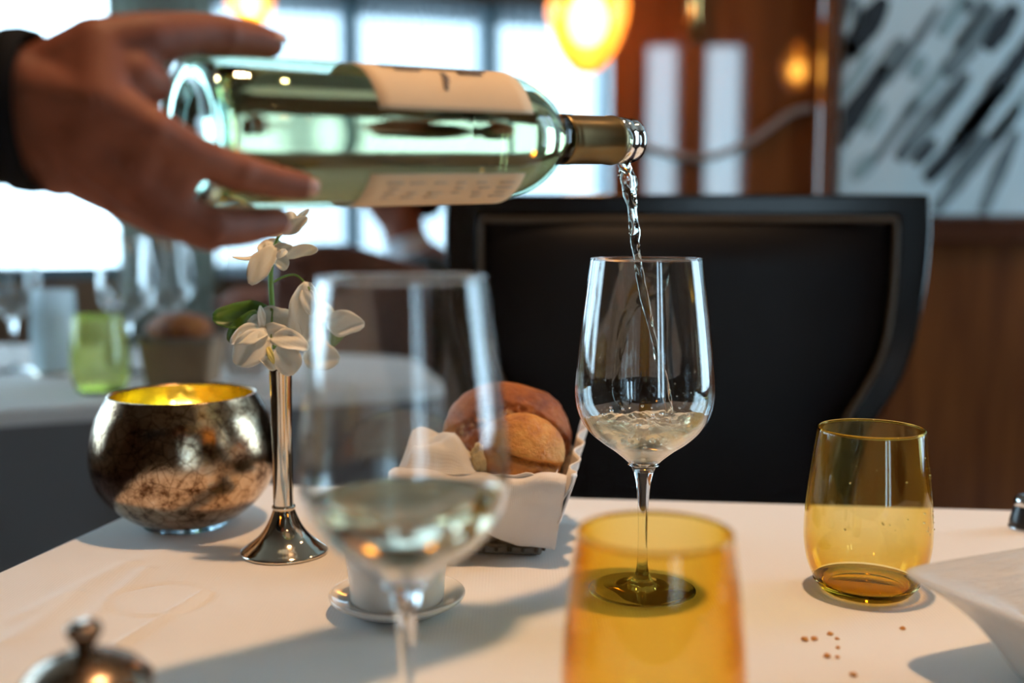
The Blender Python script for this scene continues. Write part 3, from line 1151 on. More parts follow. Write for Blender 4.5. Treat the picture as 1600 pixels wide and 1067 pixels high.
# fine drops on the inner wall above the wine
b = bmesh.new()
for k in range(70):
    a = random.uniform(0, 2 * pi)
    z = 0.12 + abs(random.gauss(0, 0.018))
    R = inner_r(min(z, 0.2)) - 0.0002
    bmesh.ops.create_icosphere(b, subdivisions=1, radius=random.uniform(0.00022, 0.0006), matrix=Matrix.Translation((R * cos(a), R * sin(a), z)))
o = obj('splash_drops', b, M['stream'], wl_)
o['kind'] = 'stuff'

ng = wine_glass('wine_glass', 'blurred clear wine glass nearest the viewer, holding a little wine', NG)
wn_ = tag(obj('white_wine', wine_mesh(0.1225, 0.0, 1.0), M['wine'], None), 'still pale wine in the blurred nearest glass', 'wine')
wn_.location = NG


# ------------------------------------------------------------------ the bottle
BA = P(283, 207, 0.528)
BB = P(988, 220, 0.705)
AX = (BB - BA).normalized()
BL = (BB - BA).length
FR = Vector((AX.y, -AX.x, 0)).normalized()        # towards the camera side
UPB = FR.cross(AX).normalized()
if UPB.z < 0: UPB = -UPB
BM = Matrix((FR, UPB, AX)).transposed().to_4x4()   # local x = towards viewer, y = up, z = along the bottle
BM.translation = BA
kz = BL / 0.298
bottle = thing('wine_bottle', 'pale green bottle of white wine tilted to pour', 'bottle', BA)


def bpart(name, me, mt, par=None):
    m3 = BM.copy(); m3.translation = (0, 0, 0)
    me.transform(m3)
    return obj(name, me, mt, par or bottle)


RB = 0.0372
bprof = [(0.0, 0.012), (0.018, 0.006), (0.027, 0.0008), (0.031, 0.0), (0.0352, 0.0025), (RB, 0.009), (RB, 0.06), (RB, 0.12), (RB, 0.180)] + \
    crom([(RB, 0.180), (0.0360, 0.193), (0.0325, 0.206), (0.0270, 0.2165), (0.0205, 0.225), (0.0160, 0.231), (0.0146, 0.238)], 6)[1:] + [(0.0143, 0.262), (0.0141, 0.281)]
bprof = [(r, z * kz) for r, z in bprof]
bpart('body', lathe(bprof, 96), M['bottle_glass'])
lip = [(0.0125, 0.2805), (0.0140, 0.2815), (0.0148, 0.2835), (0.0148, 0.288), (0.0138, 0.290), (0.0140, 0.292), (0.0142, 0.2955), (0.0134, 0.298), (0.0108, 0.298), (0.0100, 0.296), (0.0098, 0.285), (0.0105, 0.2805), (0.0125, 0.2805)]
bpart('lip', lathe([(r, z * kz) for r, z in lip], 64), M['crystal'])
bpart('thick_base', lathe([(0, 0.0165), (0.017, 0.0115), (0.026, 0.0060), (0.0305, 0.0050), (0.0340, 0.0075), (0.0345, 0.011), (0.031, 0.013), (0.026, 0.0145), (0.016, 0.019), (0, 0.0215)], 64), M['bottle_base'])
foil = [(0.01500, 0.2375), (0.01525, 0.2378), (0.01530, 0.2400), (0.01515, 0.2412), (0.0151, 0.2425), (0.01525, 0.2437), (0.0150, 0.245), (0.0149, 0.262), (0.0148, 0.2745), (0.0153, 0.2765), (0.0155, 0.279), (0.0150, 0.2812), (0.0144, 0.2815), (0.0144, 0.240), (0.01500, 0.2375)]
bpart('foil_capsule', lathe([(r, z * kz) for r, z in foil], 64), M['foil'])


def patch(r, a0, a1, z0, z1, nu=30, nv=12, cut=0.0):
    def fn(u, v):
        a = math.radians(a0 + (a1 - a0) * u)
        z = z0 + (z1 - z0) * v
        return (r * cos(a), r * sin(a), z)
    return sheet(nu, nv, fn)


lab = solid(bpart('front_label', patch(RB + 0.0003, 17, 150, 0.090 * kz, 0.189 * kz), M['label']), 0.0002, 1)
for a0, a1, z0, z1 in ((36, 41, 0.1335, 0.136), (40, 46, 0.1345, 0.1375), (45, 52, 0.136, 0.1395), (50, 60, 0.1375, 0.141), (58, 64, 0.150, 0.166), (60, 63, 0.110, 0.126), (66, 74, 0.104, 0.172)):
    solid(bpart('label_print', patch(RB + 0.0007, a0, a1, z0 * kz, z1 * kz, 6, 3), M['ink'], lab), 0.00005)
blab = solid(bpart('back_label', patch(RB + 0.0003, -34, -140, 0.086 * kz, 0.186 * kz), M['label']), 0.0002, -1)
for k in range(6):
    z = 0.098 + k * 0.0145
    for a in (-42, -48, -54, -60):
        if random.random() < 0.85:
            solid(bpart('label_print', patch(RB + 0.0007, a, a - 2.0, (z + random.uniform(-.002, .002)) * kz, (z + random.uniform(0.005, 0.011)) * kz, 3, 3), M['ink_light'], blab), 0.00005)

# wine lying in the bottle, cut level
lp = [(0.0, 0.0225), (0.018, 0.0195), (0.027, 0.0155), (0.032, 0.014), (0.0345, 0.0165), (0.0347, 0.06), (0.0347, 0.12), (0.0347, 0.180)] + \
    crom([(0.0347, 0.180), (0.0335, 0.193), (0.0300, 0.206), (0.0245, 0.2165), (0.0180, 0.225), (0.0132, 0.231), (0.0112, 0.238)], 6)[1:] + [(0.0100, 0.262), (0.0096, 0.297), (0.0, 0.297)]
me = lathe([(r, z * kz) for r, z in lp], 96)
m3 = BM.copy(); m3.translation = (0, 0, 0)
me.transform(m3)
b = bmesh.new(); b.from_mesh(me)
level = (BB.z - BA.z) + 0.0225
r_ = bmesh.ops.bisect_plane(b, geom=list(b.verts) + list(b.edges) + list(b.faces), plane_co=(0, 0, level), plane_no=(0, 0, 1), clear_outer=True)
ed = [e for e in r_['geom_cut'] if isinstance(e, bmesh.types.BMEdge)]
bmesh.ops.contextual_create(b, geom=ed)
bmesh.ops.recalc_face_normals(b, faces=b.faces)
bl_ = obj('bottled_wine', b, M['wine_bottle_liquid'], None)
for pl in bl_.data.polygons:
    if len(pl.vertices) > 8: pl.use_smooth = False
bl_.location = BA
tag(bl_, 'pale yellow wine lying inside the tilted bottle', 'wine')

# pouring stream
sp = crom([(968, 236, 0.702, 9.0), (974, 250, 0.704, 12.5), (980, 275, 0.707, 11.0), (985, 308, 0.709, 9.0), (990, 345, 0.711, 8.5), (992, 375, 0.712, 6.0), (996, 405, 0.712, 6.8),
           (1004, 450, 0.712, 6.0), (1016, 505, 0.711, 5.5), (1029, 560, 0.709, 5.5), (1039, 605, 0.708, 6.5), (1047, 648, 0.707, 8.5)], 12)
path = [P(x, y, D) for x, y, D, r in sp]
seg = 20
v, f = [], []
for i, ((x, y, D, r), p) in enumerate(zip(sp, path)):
    tw = i * 0.11
    for k in range(seg):
        a = 2 * pi * k / seg
        rr = r / F * D * (1 + 0.28 * cos(2 * (a + tw)) + 0.30 * noise.noise((cos(a) * 1.3, sin(a) * 1.3, i * 0.16)) + 0.12 * noise.noise((cos(a) * 3, sin(a) * 3, i * 0.4)))
        v.append(p + Vector((cos(a), sin(a), 0)) * rr)
for i in range(len(path) - 1):
    for k in range(seg):
        k2 = (k + 1) % seg
        f.append((i * seg + k, (i + 1) * seg + k, (i + 1) * seg + k2, i * seg + k2))
f.append(tuple(range(seg))); f.append(tuple(reversed(range((len(path) - 1) * seg, len(path) * seg))))
ws = tag(obj('wine_stream', pydata('stream', v, f), M['stream'], None), 'twisting stream of wine falling from bottle mouth into the glass', 'wine')

# ------------------------------------------------------------------ the pouring hand
HAND_D = 0.47
hand_root = thing('person', 'waiter hand and dark sleeve reaching in to pour the bottle', 'person', P(60, 170, HAND_D))


def off_bottle(p, r, gap=0.0):
    """keep a fingertip outside the bottle wall, just touching it"""
    rel = p - BA
    s = rel.dot(AX)
    if s < 0: return p
    rad = rel - AX * s
    need = RB + r * 0.92 + gap
    if rad.length < need:
        p = BA + AX * s + rad.normalized() * need
    return p


def J(px, py, D, rpx, keep=False):
    p = P(px, py, D)
    r = rpx / F * D
    if keep: p = off_bottle(p, r)
    return p, r


chains = {
    'thumb': [J(70, 118, .475, 50), J(150, 78, .480, 50), J(222, 62, .492, 42), J(300, 52, .515, 33), J(342, 56, .530, 32), J(392, 68, .545, 28, True), J(420, 74, .553, 23, True)],
    'index': [J(62, 150, .468, 55), J(150, 165, .468, 50), J(232, 205, .474, 42), J(300, 242, .486, 34), J(368, 268, .502, 31), J(425, 276, .520, 27, True), J(466, 279, .532, 22, True)],
    'middle': [J(60, 185, .472, 55), J(140, 225, .474, 52), J(205, 282, .478, 44), J(262, 332, .486, 38), J(322, 356, .497, 36, True), J(384, 354, .520, 30, True), J(432, 346, .538, 23, True)],
    'ring': [J(62, 205, .480, 50), J(135, 262, .486, 48), J(195, 308, .496, 38), J(250, 338, .515, 33, True), J(300, 350, .54, 29, True), J(352, 345, .56, 25, True), J(386, 338, .575, 21, True)],
    'little': [J(64, 215, .490, 46), J(130, 272, .502, 42), J(180, 305, .520, 32), J(225, 325, .54, 28, True), J(262, 330, .56, 25, True), J(305, 322, .58, 21, True)],
    'web': [J(130, 120, .474, 50), J(205, 120, .484, 44), J(236, 130, .494, 34)],
    'heel': [J(40, 150, .474, 58), J(52, 220, .478, 56), J(90, 262, .482, 46)],
    'forearm': [J(-120, 160, .470, 62), J(40, 140, .472, 66)],
    'forearm2': [J(-120, 190, .474, 66), J(45, 205, .476, 64)],
}
b = bmesh.new()
for ck, c in chains.items():
    for (p, r), (q, s) in zip(c, c[1:]):
        capsule_into(b, p, q, r, s)
for k in ('index', 'middle', 'ring', 'little'):       # fill the palm between the metacarpals
    pass
capsule_into(b, chains['index'][1][0], chains['middle'][1][0], .0145, .0150)
capsule_into(b, chains['index'][2][0], chains['middle'][2][0], .0115, .0115)
capsule_into(b, chains['middle'][2][0], chains['ring'][2][0], .0115, .0105)
capsule_into(b, chains['index'][2][0].lerp(chains['index'][3][0], 0.6), chains['middle'][2][0].lerp(chains['middle'][3][0], 0.6), .0085, .0085)
capsule_into(b, chains['index'][3][0], chains['middle'][3][0], .0085, .0085)
capsule_into(b, chains['thumb'][1][0], chains['index'][1][0], .0145, .0145)
for k, idx in (('index', 2), ('middle', 2)):          # knuckles stand a little proud
    p, r = chains[k][idx]
    capsule_into(b, p + Vector((0, -0.0025, 0)), p + Vector((0.002, -0.0025, 0)), r * 0.86, r * 0.8)
for k, idx in (('index', 4), ('middle', 4), ('thumb', 4)):
    p, r = chains[k][idx]
    capsule_into(b, p, p + Vector((0.001, 0, 0.0)), r * 1.06, r * 1.06)
hand = obj('hand', b, M['skin'], hand_root, world=True)
fuse(hand, 0.0016, 9, 0.5)


def nail(tipk, prevk, out_dir, size):
    (p, r), (q, s) = chains[tipk][-1], chains[tipk][-2]
    t = (p - q).normalized()
    n_ = (out_dir - t * out_dir.dot(t)).normalized()
    u = t.cross(n_)

    def fn(a, c):
        x = (a - 0.5) * 2; y = (c - 0.5) * 2
        return p + t * (y * size * 1.15) + u * (x * size * 0.85 * sqrt(max(0.05, 1 - 0.35 * max(y, 0) ** 2))) + n_ * (r * (0.90 + 0.02) - 0.25 * r * x * x - 0.10 * r * max(y, 0) ** 2)
    o = obj('fingernail', sheet(8, 8, fn), M['nail'], hand, world=True)
    solid(o, 0.0006)


nail('thumb', 0, Vector((0.35, -0.6, 0.8)), 0.0058)
nail('index', 0, Vector((0.2, -1, -0.05)), 0.0050)
nail('middle', 0, Vector((0.1, -0.7, -0.7)), 0.0050)
# sleeve: soft tube with a cuff
sl = [(-1250, 240, .44, 190), (-800, 200, .45, 172), (-420, 175, .46, 150), (-250, 172, .462, 140), (-120, 170, .465, 128), (-40, 170, .470, 120), (10, 170, .473, 117), (48, 172, .476, 116)]
pth = [P(x, y, D) for x, y, D, r in crom(sl, 5)]
rad = [r / F * D for x, y, D, r in crom(sl, 5)]
v, f = [], []
sg = 40
for i, (p, r) in enumerate(zip(pth, rad)):
    for k in range(sg):
        a = 2 * pi * k / sg
        rr = r * (1 + 0.035 * noise.noise((cos(a) * 2, sin(a) * 2, i * 0.5)))
        v.append((p.x, p.y + cos(a) * rr * 0.78, p.z + sin(a) * rr))
n_ = len(pth)
for i in range(n_ - 1):
    for k in range(sg):
        k2 = (k + 1) % sg
        f.append((i * sg + k, i * sg + k2, (i + 1) * sg + k2, (i + 1) * sg + k))
f.append(tuple(range(sg)))
slv = obj('sleeve', pydata('sleeve', v, f), M['sleeve'], hand_root, world=True)
solid(slv, 0.003, -1)
cp = [P(x, y, .474) for x, y in ((20, 172), (42, 173), (64, 175))]
v, f = [], []
for i, p in enumerate(cp):
    for k in range(sg):
        a = 2 * pi * k / sg
        rr = (0.0338, 0.0345, 0.0335)[i]
        v.append((p.x, p.y + cos(a) * rr * 0.80, p.z + sin(a) * rr))
for i in range(2):
    for k in range(sg):
        k2 = (k + 1) % sg
        f.append((i * sg + k, i * sg + k2, (i + 1) * sg + k2, (i + 1) * sg + k))
solid(obj('cuff', pydata('cuff', v, f), M['sleeve'], hand_root, world=True), 0.002)


# ------------------------------------------------------------------ amber tumblers
def tumbler(name, label, loc, mt, group, base_m, th=0.0013):
    t = thing(name, label, 'tumbler', loc, 0, group)
    o_ = crom([(0.0255, 0.0), (0.0285, 0.0012), (0.0330, 0.007), (0.0378, 0.018), (0.0402, 0.030), (0.0408, 0.041), (0.0402, 0.055), (0.0385, 0.073), (0.0358, 0.094), (0.0338, 0.108)], 6)
    i_ = []
    for k, (r, z) in enumerate(o_):
        p0, p1 = o_[max(k - 1, 0)], o_[min(k + 1, len(o_) - 1)]
        tx, tz = p1[0] - p0[0], p1[1] - p0[1]
        l = sqrt(tx * tx + tz * tz)
        i_.append((r - tz / l * th, z + tx / l * th))
    zf = 0.0075
    i_ = [(r, z) for r, z in i_ if z > zf + 0.0005]
    o2 = [(r, z) for r, z in o_ if z >= zf]
    obj('wall', lathe(o2 + [(o_[-1][0] - 0.0004, 0.1085), (i_[-1][0] + 0.0003, 0.1085)] + list(reversed(i_)), 96), mt, t)
    rc = (o_[-1][0] + i_[-1][0]) / 2
    obj('rim', lathe([(rc + 0.0009 * cos(k * pi / 4), 0.1083 + 0.0009 * sin(k * pi / 4)) for k in range(9)], 96), base_m, t)
    lo = [(r, z) for r, z in o_ if z < zf]
    obj('thick_base', lathe([(0, 0.0012), (0.022, 0.0008), (0.0245, 0.0)] + lo + [(i_[0][0] + 0.0012, zf - 0.0002), (i_[0][0] - 0.004, zf - 0.0015), (0, zf - 0.003)], 72), base_m, t)
    return t


tumbler('amber_tumbler', 'pale amber stemless tumbler standing by the white square bowl', T(1352, 922), M['amber_pale'], 'amber tumblers', M['amber_base'])
fg = P(1020, 845, 0.462)
tumbler('amber_tumbler', 'deep amber tumbler blurred in the foreground below the wine glass', Vector((fg.x + 0.001, 0.462, TZ)), M['amber'], 'amber tumblers', M['amber_base'])
# droplets on the pale tumbler wall
rt = bpy.data.objects['amber_tumbler']
b = bmesh.new()
for k in range(26):
    a = random.uniform(-2.3, 0.1) if k > 10 else random.uniform(-0.9, -0.1)
    z = random.uniform(0.045, 0.095) if k > 12 else random.uniform(0.045, 0.062)
    R = 0.0408 - max(0, z - 0.041) ** 1.25 * 0.21
    bmesh.ops.create_icosphere(b, subdivisions=1, radius=random.uniform(0.0004, 0.0009), matrix=Matrix.Translation((R * cos(a), R * sin(a), z)))
o = obj('water_drops', b, M['crystal'], rt)
o['kind'] = 'stuff'

# ------------------------------------------------------------------ mercury glass bowl
MB = T(292, 818)
mb = thing('mercury_glass_bowl', 'round mercury glass votive bowl with crackled silver skin', 'candle bowl', MB)
op = crom([(0.030, 0.0), (0.0335, 0.0008), (0.0345, 0.004), (0.044, 0.0085), (0.0585, 0.021), (0.0685, 0.036), (0.0728, 0.053), (0.0718, 0.070), (0.0670, 0.088), (0.0590, 0.1035), (0.0575, 0.1065)], 6)
k0 = [i for i, q in enumerate(op) if q[1] >= 0.004][0]
obj('body', lathe(op[k0:] + [(0.0565, 0.1068), (0.0556, 0.1055)], 96), M['mercury'], mb)
ip = [(max(r - 0.0022, 0.001), z + 0.0012) for r, z in op[k0:] if z < 0.1045]
obj('lining', lathe([(0, 0.0075)] + ip + [(0.0556, 0.1055)], 96), M['gold_lining'], mb)
obj('foot', lathe([(0, 0.0005)] + op[:k0 + 1] + [(0.0, 0.0045)], 72), solid_glass('bowl_foot_glass', (0.85, 0.93, 0.97), 1.5), mb)
tl_ = thing('glow_tealight', 'small added candle giving the glow inside the mercury glass bowl', 'candle', MB + Vector((0.0, 0, 0.0095)))  # hidden candle added to give the bowl its golden glow
obj('cup', lathe([(0, 0), (0.019, 0), (0.0195, 0.015), (0.0188, 0.015), (0.0185, 0.001), (0, 0.001)], 32), M['chrome'], tl_)
obj('wax', lathe([(0, 0.0012), (0.0183, 0.0012), (0.0183, 0.012), (0, 0.0115)], 32), M['candle'], tl_)
obj('wick', tube([(0, 0, 0.0115), (0.0003, 0, 0.0155)], 0.0005, 6), M['black'], tl_)
obj('flame', lathe(crom([(0, 0.0145), (0.0024, 0.018), (0.0030, 0.022), (0.0018, 0.028), (0, 0.034)], 5), 16), emitter('flame', (1.0, 0.75, 0.30), 420), tl_)

# ------------------------------------------------------------------ silver bud vase
SV = T(445, 863)
sv = thing('bud_vase', 'slender polished silver bud vase holding white orchids', 'vase', SV)
vp = crom([(0.0300, 0.0), (0.0318, 0.0010), (0.0315, 0.0028), (0.0270, 0.0062), (0.0195, 0.0120), (0.0140, 0.0190), (0.0100, 0.0270), (0.0077, 0.0330), (0.0074, 0.0360), (0.0074, 0.080), (0.0077, 0.118), (0.0084, 0.138)], 6)
obj('body', lathe([(0, 0.0004)] + vp + [(0.0081, 0.1384), (0.0076, 0.1375), (0.0068, 0.10), (0.0066, 0.06), (0, 0.058)], 64), M['silver'], sv)
obj('collar', lathe(crom([(0.0076, 0.0325), (0.0084, 0.0335), (0.0085, 0.0350), (0.0076, 0.0362)], 4), 64), M['silver'], sv)

# ------------------------------------------------------------------ orchid spray
OD = SV.y
orch = thing('orchid_spray', 'spray of white orchid blooms standing in the silver vase', 'flower', SV + Vector((0, 0, 0.0596)))
Q = lambda x, y: (320 + x * 0.2812, 320 + y * 0.2812)


def crop_pt(x, y, dd):
    a, b_ = Q(x, y)
    return P(a, b_, OD + dd)


def petal(bx, by, tx, ty, wd, d0, d1, curl=0.15, mt='petal', side=0.0, name='petal', cup=0.25, blunt=0.5):
    """petal from crop point b to crop point t; wd in crop px; d = depth offsets (m)"""
    p, q = crop_pt(bx, by, d0), crop_pt(tx, ty, d1)
    ax = q - p
    L = ax.length
    t = ax.normalized()
    view = Vector((0.15, -1, 0.25))
    n = (view - t * view.dot(t)).normalized()
    if side:
        n = (Matrix.Rotation(side, 3, t) @ n)
    u = t.cross(n)
    wm = wd * 0.2812 / F * OD * (1.28 if mt == 'petal' else 1.0)

    def fn(a, c):
        x = (a - 0.5) * 2
        prof = (sin(pi * min(1, (c * 0.93 + 0.05)) ** (0.75 + 0.4 * (1 - blunt)))) ** (0.65)
        h = x * wm / 2 * (0.12 + 0.88 * prof) if c < 0.98 else x * wm * 0.10
        rip = 0.07 * wm * sin(x * 5 + c * 7 + wd)
        h *= 1 + 0.16 * noise.noise((c * 3.5, x + wd, ty * 0.1))
        return p + t * (c * L) + u * h + n * (curl * L * (c * (1 - c)) * 2 - curl * 0.3 * L * c * c + cup * wm * (x * x) * prof * 0.5 + rip * prof)
    o = obj(name, sheet(8, 12, fn), M[mt], orch, world=True)
    solid(o, 0.0005)
    return o


sp_ = [(415, 930, 0), (392, 800, 0), (380, 640, 0), (374, 560, 0), (366, 430, 0), (368, 360, 0.0), (382, 260, 0), (402, 190, 0), (440, 130, 0), (470, 95, 0)]
obj('stem', tube([crop_pt(*q) for q in crom([(a_, b_, c_) for a_, b_, c_ in sp_], 5)], [0.0019] * 20 + [0.0019 - 0.0011 * k / 25 for k in range(26)], 10), M['stemgreen'], orch, world=True)
obj('pedicel', tube([crop_pt(*q) for q in crom([(384, 428, 0), (440, 398, -0.002), (505, 390, -0.004), (555, 432, -0.006), (585, 475, -0.008)], 5)], 0.0008, 8), M['stemgreen'], orch, world=True)
obj('pedicel', tube([crop_pt(*q) for q in crom([(380, 560, 0), (372, 650, -0.006), (372, 740, -0.014)], 5)], 0.0008, 8), M['stemgreen'], orch, world=True)
obj('pedicel', tube([crop_pt(*q) for q in crom([(382, 620, 0), (500, 700, 0.006), (640, 720, 0.010), (690, 660, 0.010)], 5)], 0.0008, 8), M['stemgreen'], orch, world=True)
PET = [  # top bloom
    (430, 150, 566, 74, 62, -.004, -.010, .25, 0.3), (450, 125, 492, 40, 66, 0, .004, .1, 0.2), (440, 150, 352, 165, 30, 0, -.004, .2, 0), (505, 85, 580, 24, 26, 0, .003, .1, 0.5), (440, 140, 420, 120, 60, 0, .006, .1, 0),
    # second bloom
    (395, 235, 250, 440, 105, -.004, -.014, .12, 0.25), (345, 215, 168, 312, 46, 0, -.006, -.45, 0.9), (440, 285, 628, 236, 66, -.002, -.006, -.25, 0.7), (405, 262, 446, 362, 66, -.004, -.010, .1, 0), (380, 290, 345, 190, 110, 0, .006, .1, 0.1), (380, 250, 490, 236, 50, -.002, -.004, .1, 0.3),
    # big hanging bud on the arched pedicel
    (522, 755, 572, 430, 140, -.006, -.008, .10, 0.2), (525, 750, 312, 592, 165, -.006, 0, .08, -0.3), (560, 470, 590, 610, 70, -.008, -.010, .1, 0),
    # lower bloom
    (345, 705, 140, 762, 100, -.012, -.020, .2, 0.4), (355, 730, 168, 884, 150, -.014, -.022, .18, 0.1), (370, 735, 575, 795, 92, -.014, -.018, .25, -0.3), (440, 775, 474, 948, 128, -.016, -.022, .16, 0), (315, 700, 308, 560, 36, -.010, -.012, .1, 0.5), (330, 690, 520, 760, 95, -.010, -.010, .3, 0.2), (330, 700, 230, 660, 110, -.008, -.004, .1, 0),
    # right side petals
    (555, 815, 744, 862, 138, .002, -.006, .15, 0.1), (680, 655, 882, 662, 112, .008, .000, .22, 0.15), (690, 650, 650, 540, 70, .010, .014, .1, 0), (600, 780, 640, 690, 90, .004, .010, .1, 0)]
for q in PET:
    bx, by, tx, ty, wd, d0, d1, cu, sd = q
    petal(bx, by, tx, ty, wd, d0, d1, cu, 'petal', sd)
petal(350, 815, 385, 915, 86, -.016, -.024, .3, 'petal', 0, 'lip_petal')
petal(352, 790, 382, 880, 34, -.021, -.027, .3, 'petal_centre', 0, 'throat')
petal(455, 255, 400, 290, 34, -.010, -.014, .3, 'petal', 0, 'lip_petal')
petal(365, 610, 44, 630, 190, .004, .0, -.08, 'leaf', 0.35, 'leaf', 0.25)
petal(300, 600, 128, 755, 110, .000, -.008, .1, 'leaf', 0.2, 'leaf', 0.2)
petal(775, 668, 690, 790, 84, .010, .004, .15, 'leaf', 0.2, 'leaf', 0.2)
petal(500, 740, 545, 640, 60, .006, .008, .1, 'leaf', 0, 'leaf')

# ------------------------------------------------------------------ bread basket
bl0, br0 = T(668, 869), T(852, 869)
zt_b = TZ + 0.062
tl0, tr0 = T(632, 742, zt_b), T(893, 742, zt_b)
BKC = Vector(((bl0.x + br0.x) / 2 + 0.002, bl0.y + 0.048, TZ))
bw, tw_ = (br0.x - bl0.x) / 2, (tr0.x - tl0.x) / 2
bd, td = 0.044, 0.066
BH = 0.062
bk = thing('bread_basket', 'small dark wicker bread basket lined with a white napkin', 'basket', BKC, math.radians(-6))


def bk_pt(u, v, z, out=0.0):
    """u, v in -1..1 on the basket plan at height z"""
    k = z / BH
    x = (bw + (tw_ - bw) * k + out) * u
    y = (bd + (td - bd) * k + out) * v
    return Vector((x, y, z))


obj('base', box(-bw, bw, -bd, bd, 0.0006, 0.008, 0.002), M['basket_base'], bk)
NS = 9
rows = 13
per = []
for k in range(NS * 4):
    side, t = divmod(k, NS)
    t = (t + 0.5) / NS * 2 - 1
    per.append([(t, -1), (1, t), (-t, 1), (-1, -t)][side])
for u, v_ in per:
    obj('stake', tube([bk_pt(u, v_, 0.004), bk_pt(u, v_, BH - 0.005)], 0.0016, 6), M['wicker'], bk)
for r_i in range(rows):
    z = 0.009 + (BH - 0.017) * r_i / (rows - 1)
    pts = []
    for k in range(NS * 4 + 1):
        u, v_ = per[k % (NS * 4)]
        o_ = 0.0022 * (1 if (k + r_i) % 2 else -1)
        pts.append(bk_pt(u, v_, z, o_))
    obj('weave_row', tube([tuple(q) for q in crom([tuple(x) for x in pts], 3)], 0.0021, 6), M['wicker'], bk)
rimp = [bk_pt(u, v_, BH - 0.005) for u, v_ in ((-1, -1), (0, -1.0), (1, -1), (1.0, 0), (1, 1), (0, 1.0), (-1, 1), (-1.0, 0), (-1, -1))]
obj('rim', tube([tuple(q) for q in rimp], 0.0032, 10), M['wicker'], bk)

# napkin: a lining plus flaps folded over the rim
nk = thing('napkin', 'white linen napkin lining the bread basket and hanging over its front', 'napkin', BKC, math.radians(-6))


def flap_front(u, v):
    # v 0 inside the basket -> over the rim -> down the front
    x = -1.06 + 2.10 * u
    wob = noise.noise((u * 3.3, 0.3, 5.0))
    hem = 0.019 + 0.034 * (1 / (1 + exp(-(u - 0.50) * 9))) + 0.006 * wob
    top = BH + 0.0025 + 0.0022 * sin(u * 9 + 1.0) - 0.0055 * exp(-((u - 0.70) / 0.11) ** 2) + 0.003 * noise.noise((u * 7, 1, 1))
    if v < 0.3:
        k = v / 0.3
        z = top - 0.008 * (1 - k) ** 2
        yy = -(td) + 0.034 * (1 - k)
        xx = x * tw_ * (0.97 + 0.03 * k)
    else:
        k = (v - 0.3) / 0.7
        z = top - hem * k - 0.002 * (1 - (1 - k) ** 3)
        kk = min(max(z, 0), BH) / BH
        yy = -(bd + (td - bd) * kk) - 0.0055 - 0.003 * sin(min(k * 3, 1) * pi) + 0.0022 * noise.noise((u * 8, v * 3, 2))
        xx = x * (bw + (tw_ - bw) * (0.35 + 0.65 * kk)) * (1 + 0.02 * k)
    return Vector((xx, yy, z))


solid(obj('front_flap', sheet(70, 30, flap_front), M['napkin'], nk), 0.0012)


def lining(u, v):
    # shallow cloth bed
    x, y = (u - 0.5) * 2, (v - 0.5) * 2
    e = max(abs(x), abs(y))
    z = 0.012 + (BH - 0.010) * e ** 3 + 0.003 * noise.noise((x * 4, y * 4, 0))
    k = z / BH
    return Vector((x * (bw + (tw_ - bw) * k - 0.006), y * (bd + (td - bd) * k - 0.006), z))


solid(obj('lining', sheet(30, 30, lining), M['napkin'], nk), 0.001)


def left_fold(u, v):
    # crumpled corner of the cloth heaped on the left rim
    x = -tw_ * 1.04 + 0.062 * u
    y = -td * 0.98 + 0.078 * v
    e = min(1.0, min(u * 7, (1 - u) * 3.0, v * 5, (1 - v) * 4))
    fold = 0.0150 * exp(-((y + 0.046 - 0.15 * (x + tw_)) / 0.0095) ** 2) + 0.0190 * exp(-((y + 0.014 + 0.25 * (x + tw_)) / 0.013) ** 2)
    z = BH - 0.004 + (0.010 + fold * (0.85 + 0.3 * noise.noise((u * 4, v * 4, 3)))) * e + 0.003 * noise.noise((u * 6, v * 9, 1)) * e
    return Vector((x + 0.004 * sin(v * 9), y, z))


solid(obj('left_fold', sheet(40, 44, left_fold), M['napkin'], nk), 0.0012)


def right_pleat(u, v):
    # pleats climbing over the right side
    z = 0.030 + 0.056 * v - 0.022 * (1 - u) * v
    kk = z / BH
    yy = -td * 0.95 + 1.75 * td * u
    xx = bw + (tw_ - bw) * kk + 0.005 + 0.0032 * sin(u * 24 + 1.2 * v + 2 * noise.noise((u * 3, 0, 2))) * (0.4 + v * 0.6)
    return Vector((xx, yy, z))


solid(obj('right_pleats', sheet(70, 14, right_pleat), M['napkin'], nk), 0.0012)


def right_corner(u, v):
    z = BH + 0.006 - 0.044 * v - 0.004 * u
    kk = min(z, BH) / BH
    xx = (bw + (tw_ - bw) * kk) + 0.006 - 0.012 * v + 0.003 * sin(u * 9 + v * 4)
    yy = -(bd + (td - bd) * kk) - 0.004 + 0.050 * u * (1 - 0.5 * v)
    return Vector((xx, yy, z))


solid(obj('corner_fold', sheet(20, 16, right_corner), M['napkin'], nk), 0.0012)


# bread rolls
def roll(name, label, c, sx, sy, sz, mt, fn, rz=0, rx=0, ry=0, group='bread rolls in the front basket'):
    b = bmesh.new()
    bmesh.ops.create_icosphere(b, subdivisions=6 if 'front' in group else 4, radius=1.0)
    torn = []
    for vt in b.verts:
        p = vt.co.copy()
        k = 1 + 0.05 * noise.noise(p * 1.7 + Vector((sx * 90, 0, 0))) + 0.018 * noise.noise(p * 5) + 0.008 * noise.noise(p * 14) + 0.006 * noise.noise(p * 32) + 0.004 * noise.noise(p * 60)
        kk = fn(p)
        torn.append(max(0.0, min(1.0, (1 - kk) * 10)))
        k *= kk
        vt.co = Vector((p.x * sx, p.y * sy, p.z * sz)) * k
    o = obj(name, b, mt)
    at = o.data.attributes.new('torn', 'FLOAT', 'POINT')
    at.data.foreach_set('value', torn)
    o.location = c
    o.rotation_euler = (rx, ry, rz)
    return tag(o, label, 'bread', group)


def gauss(x, s):
    return exp(-(x / s) ** 2)


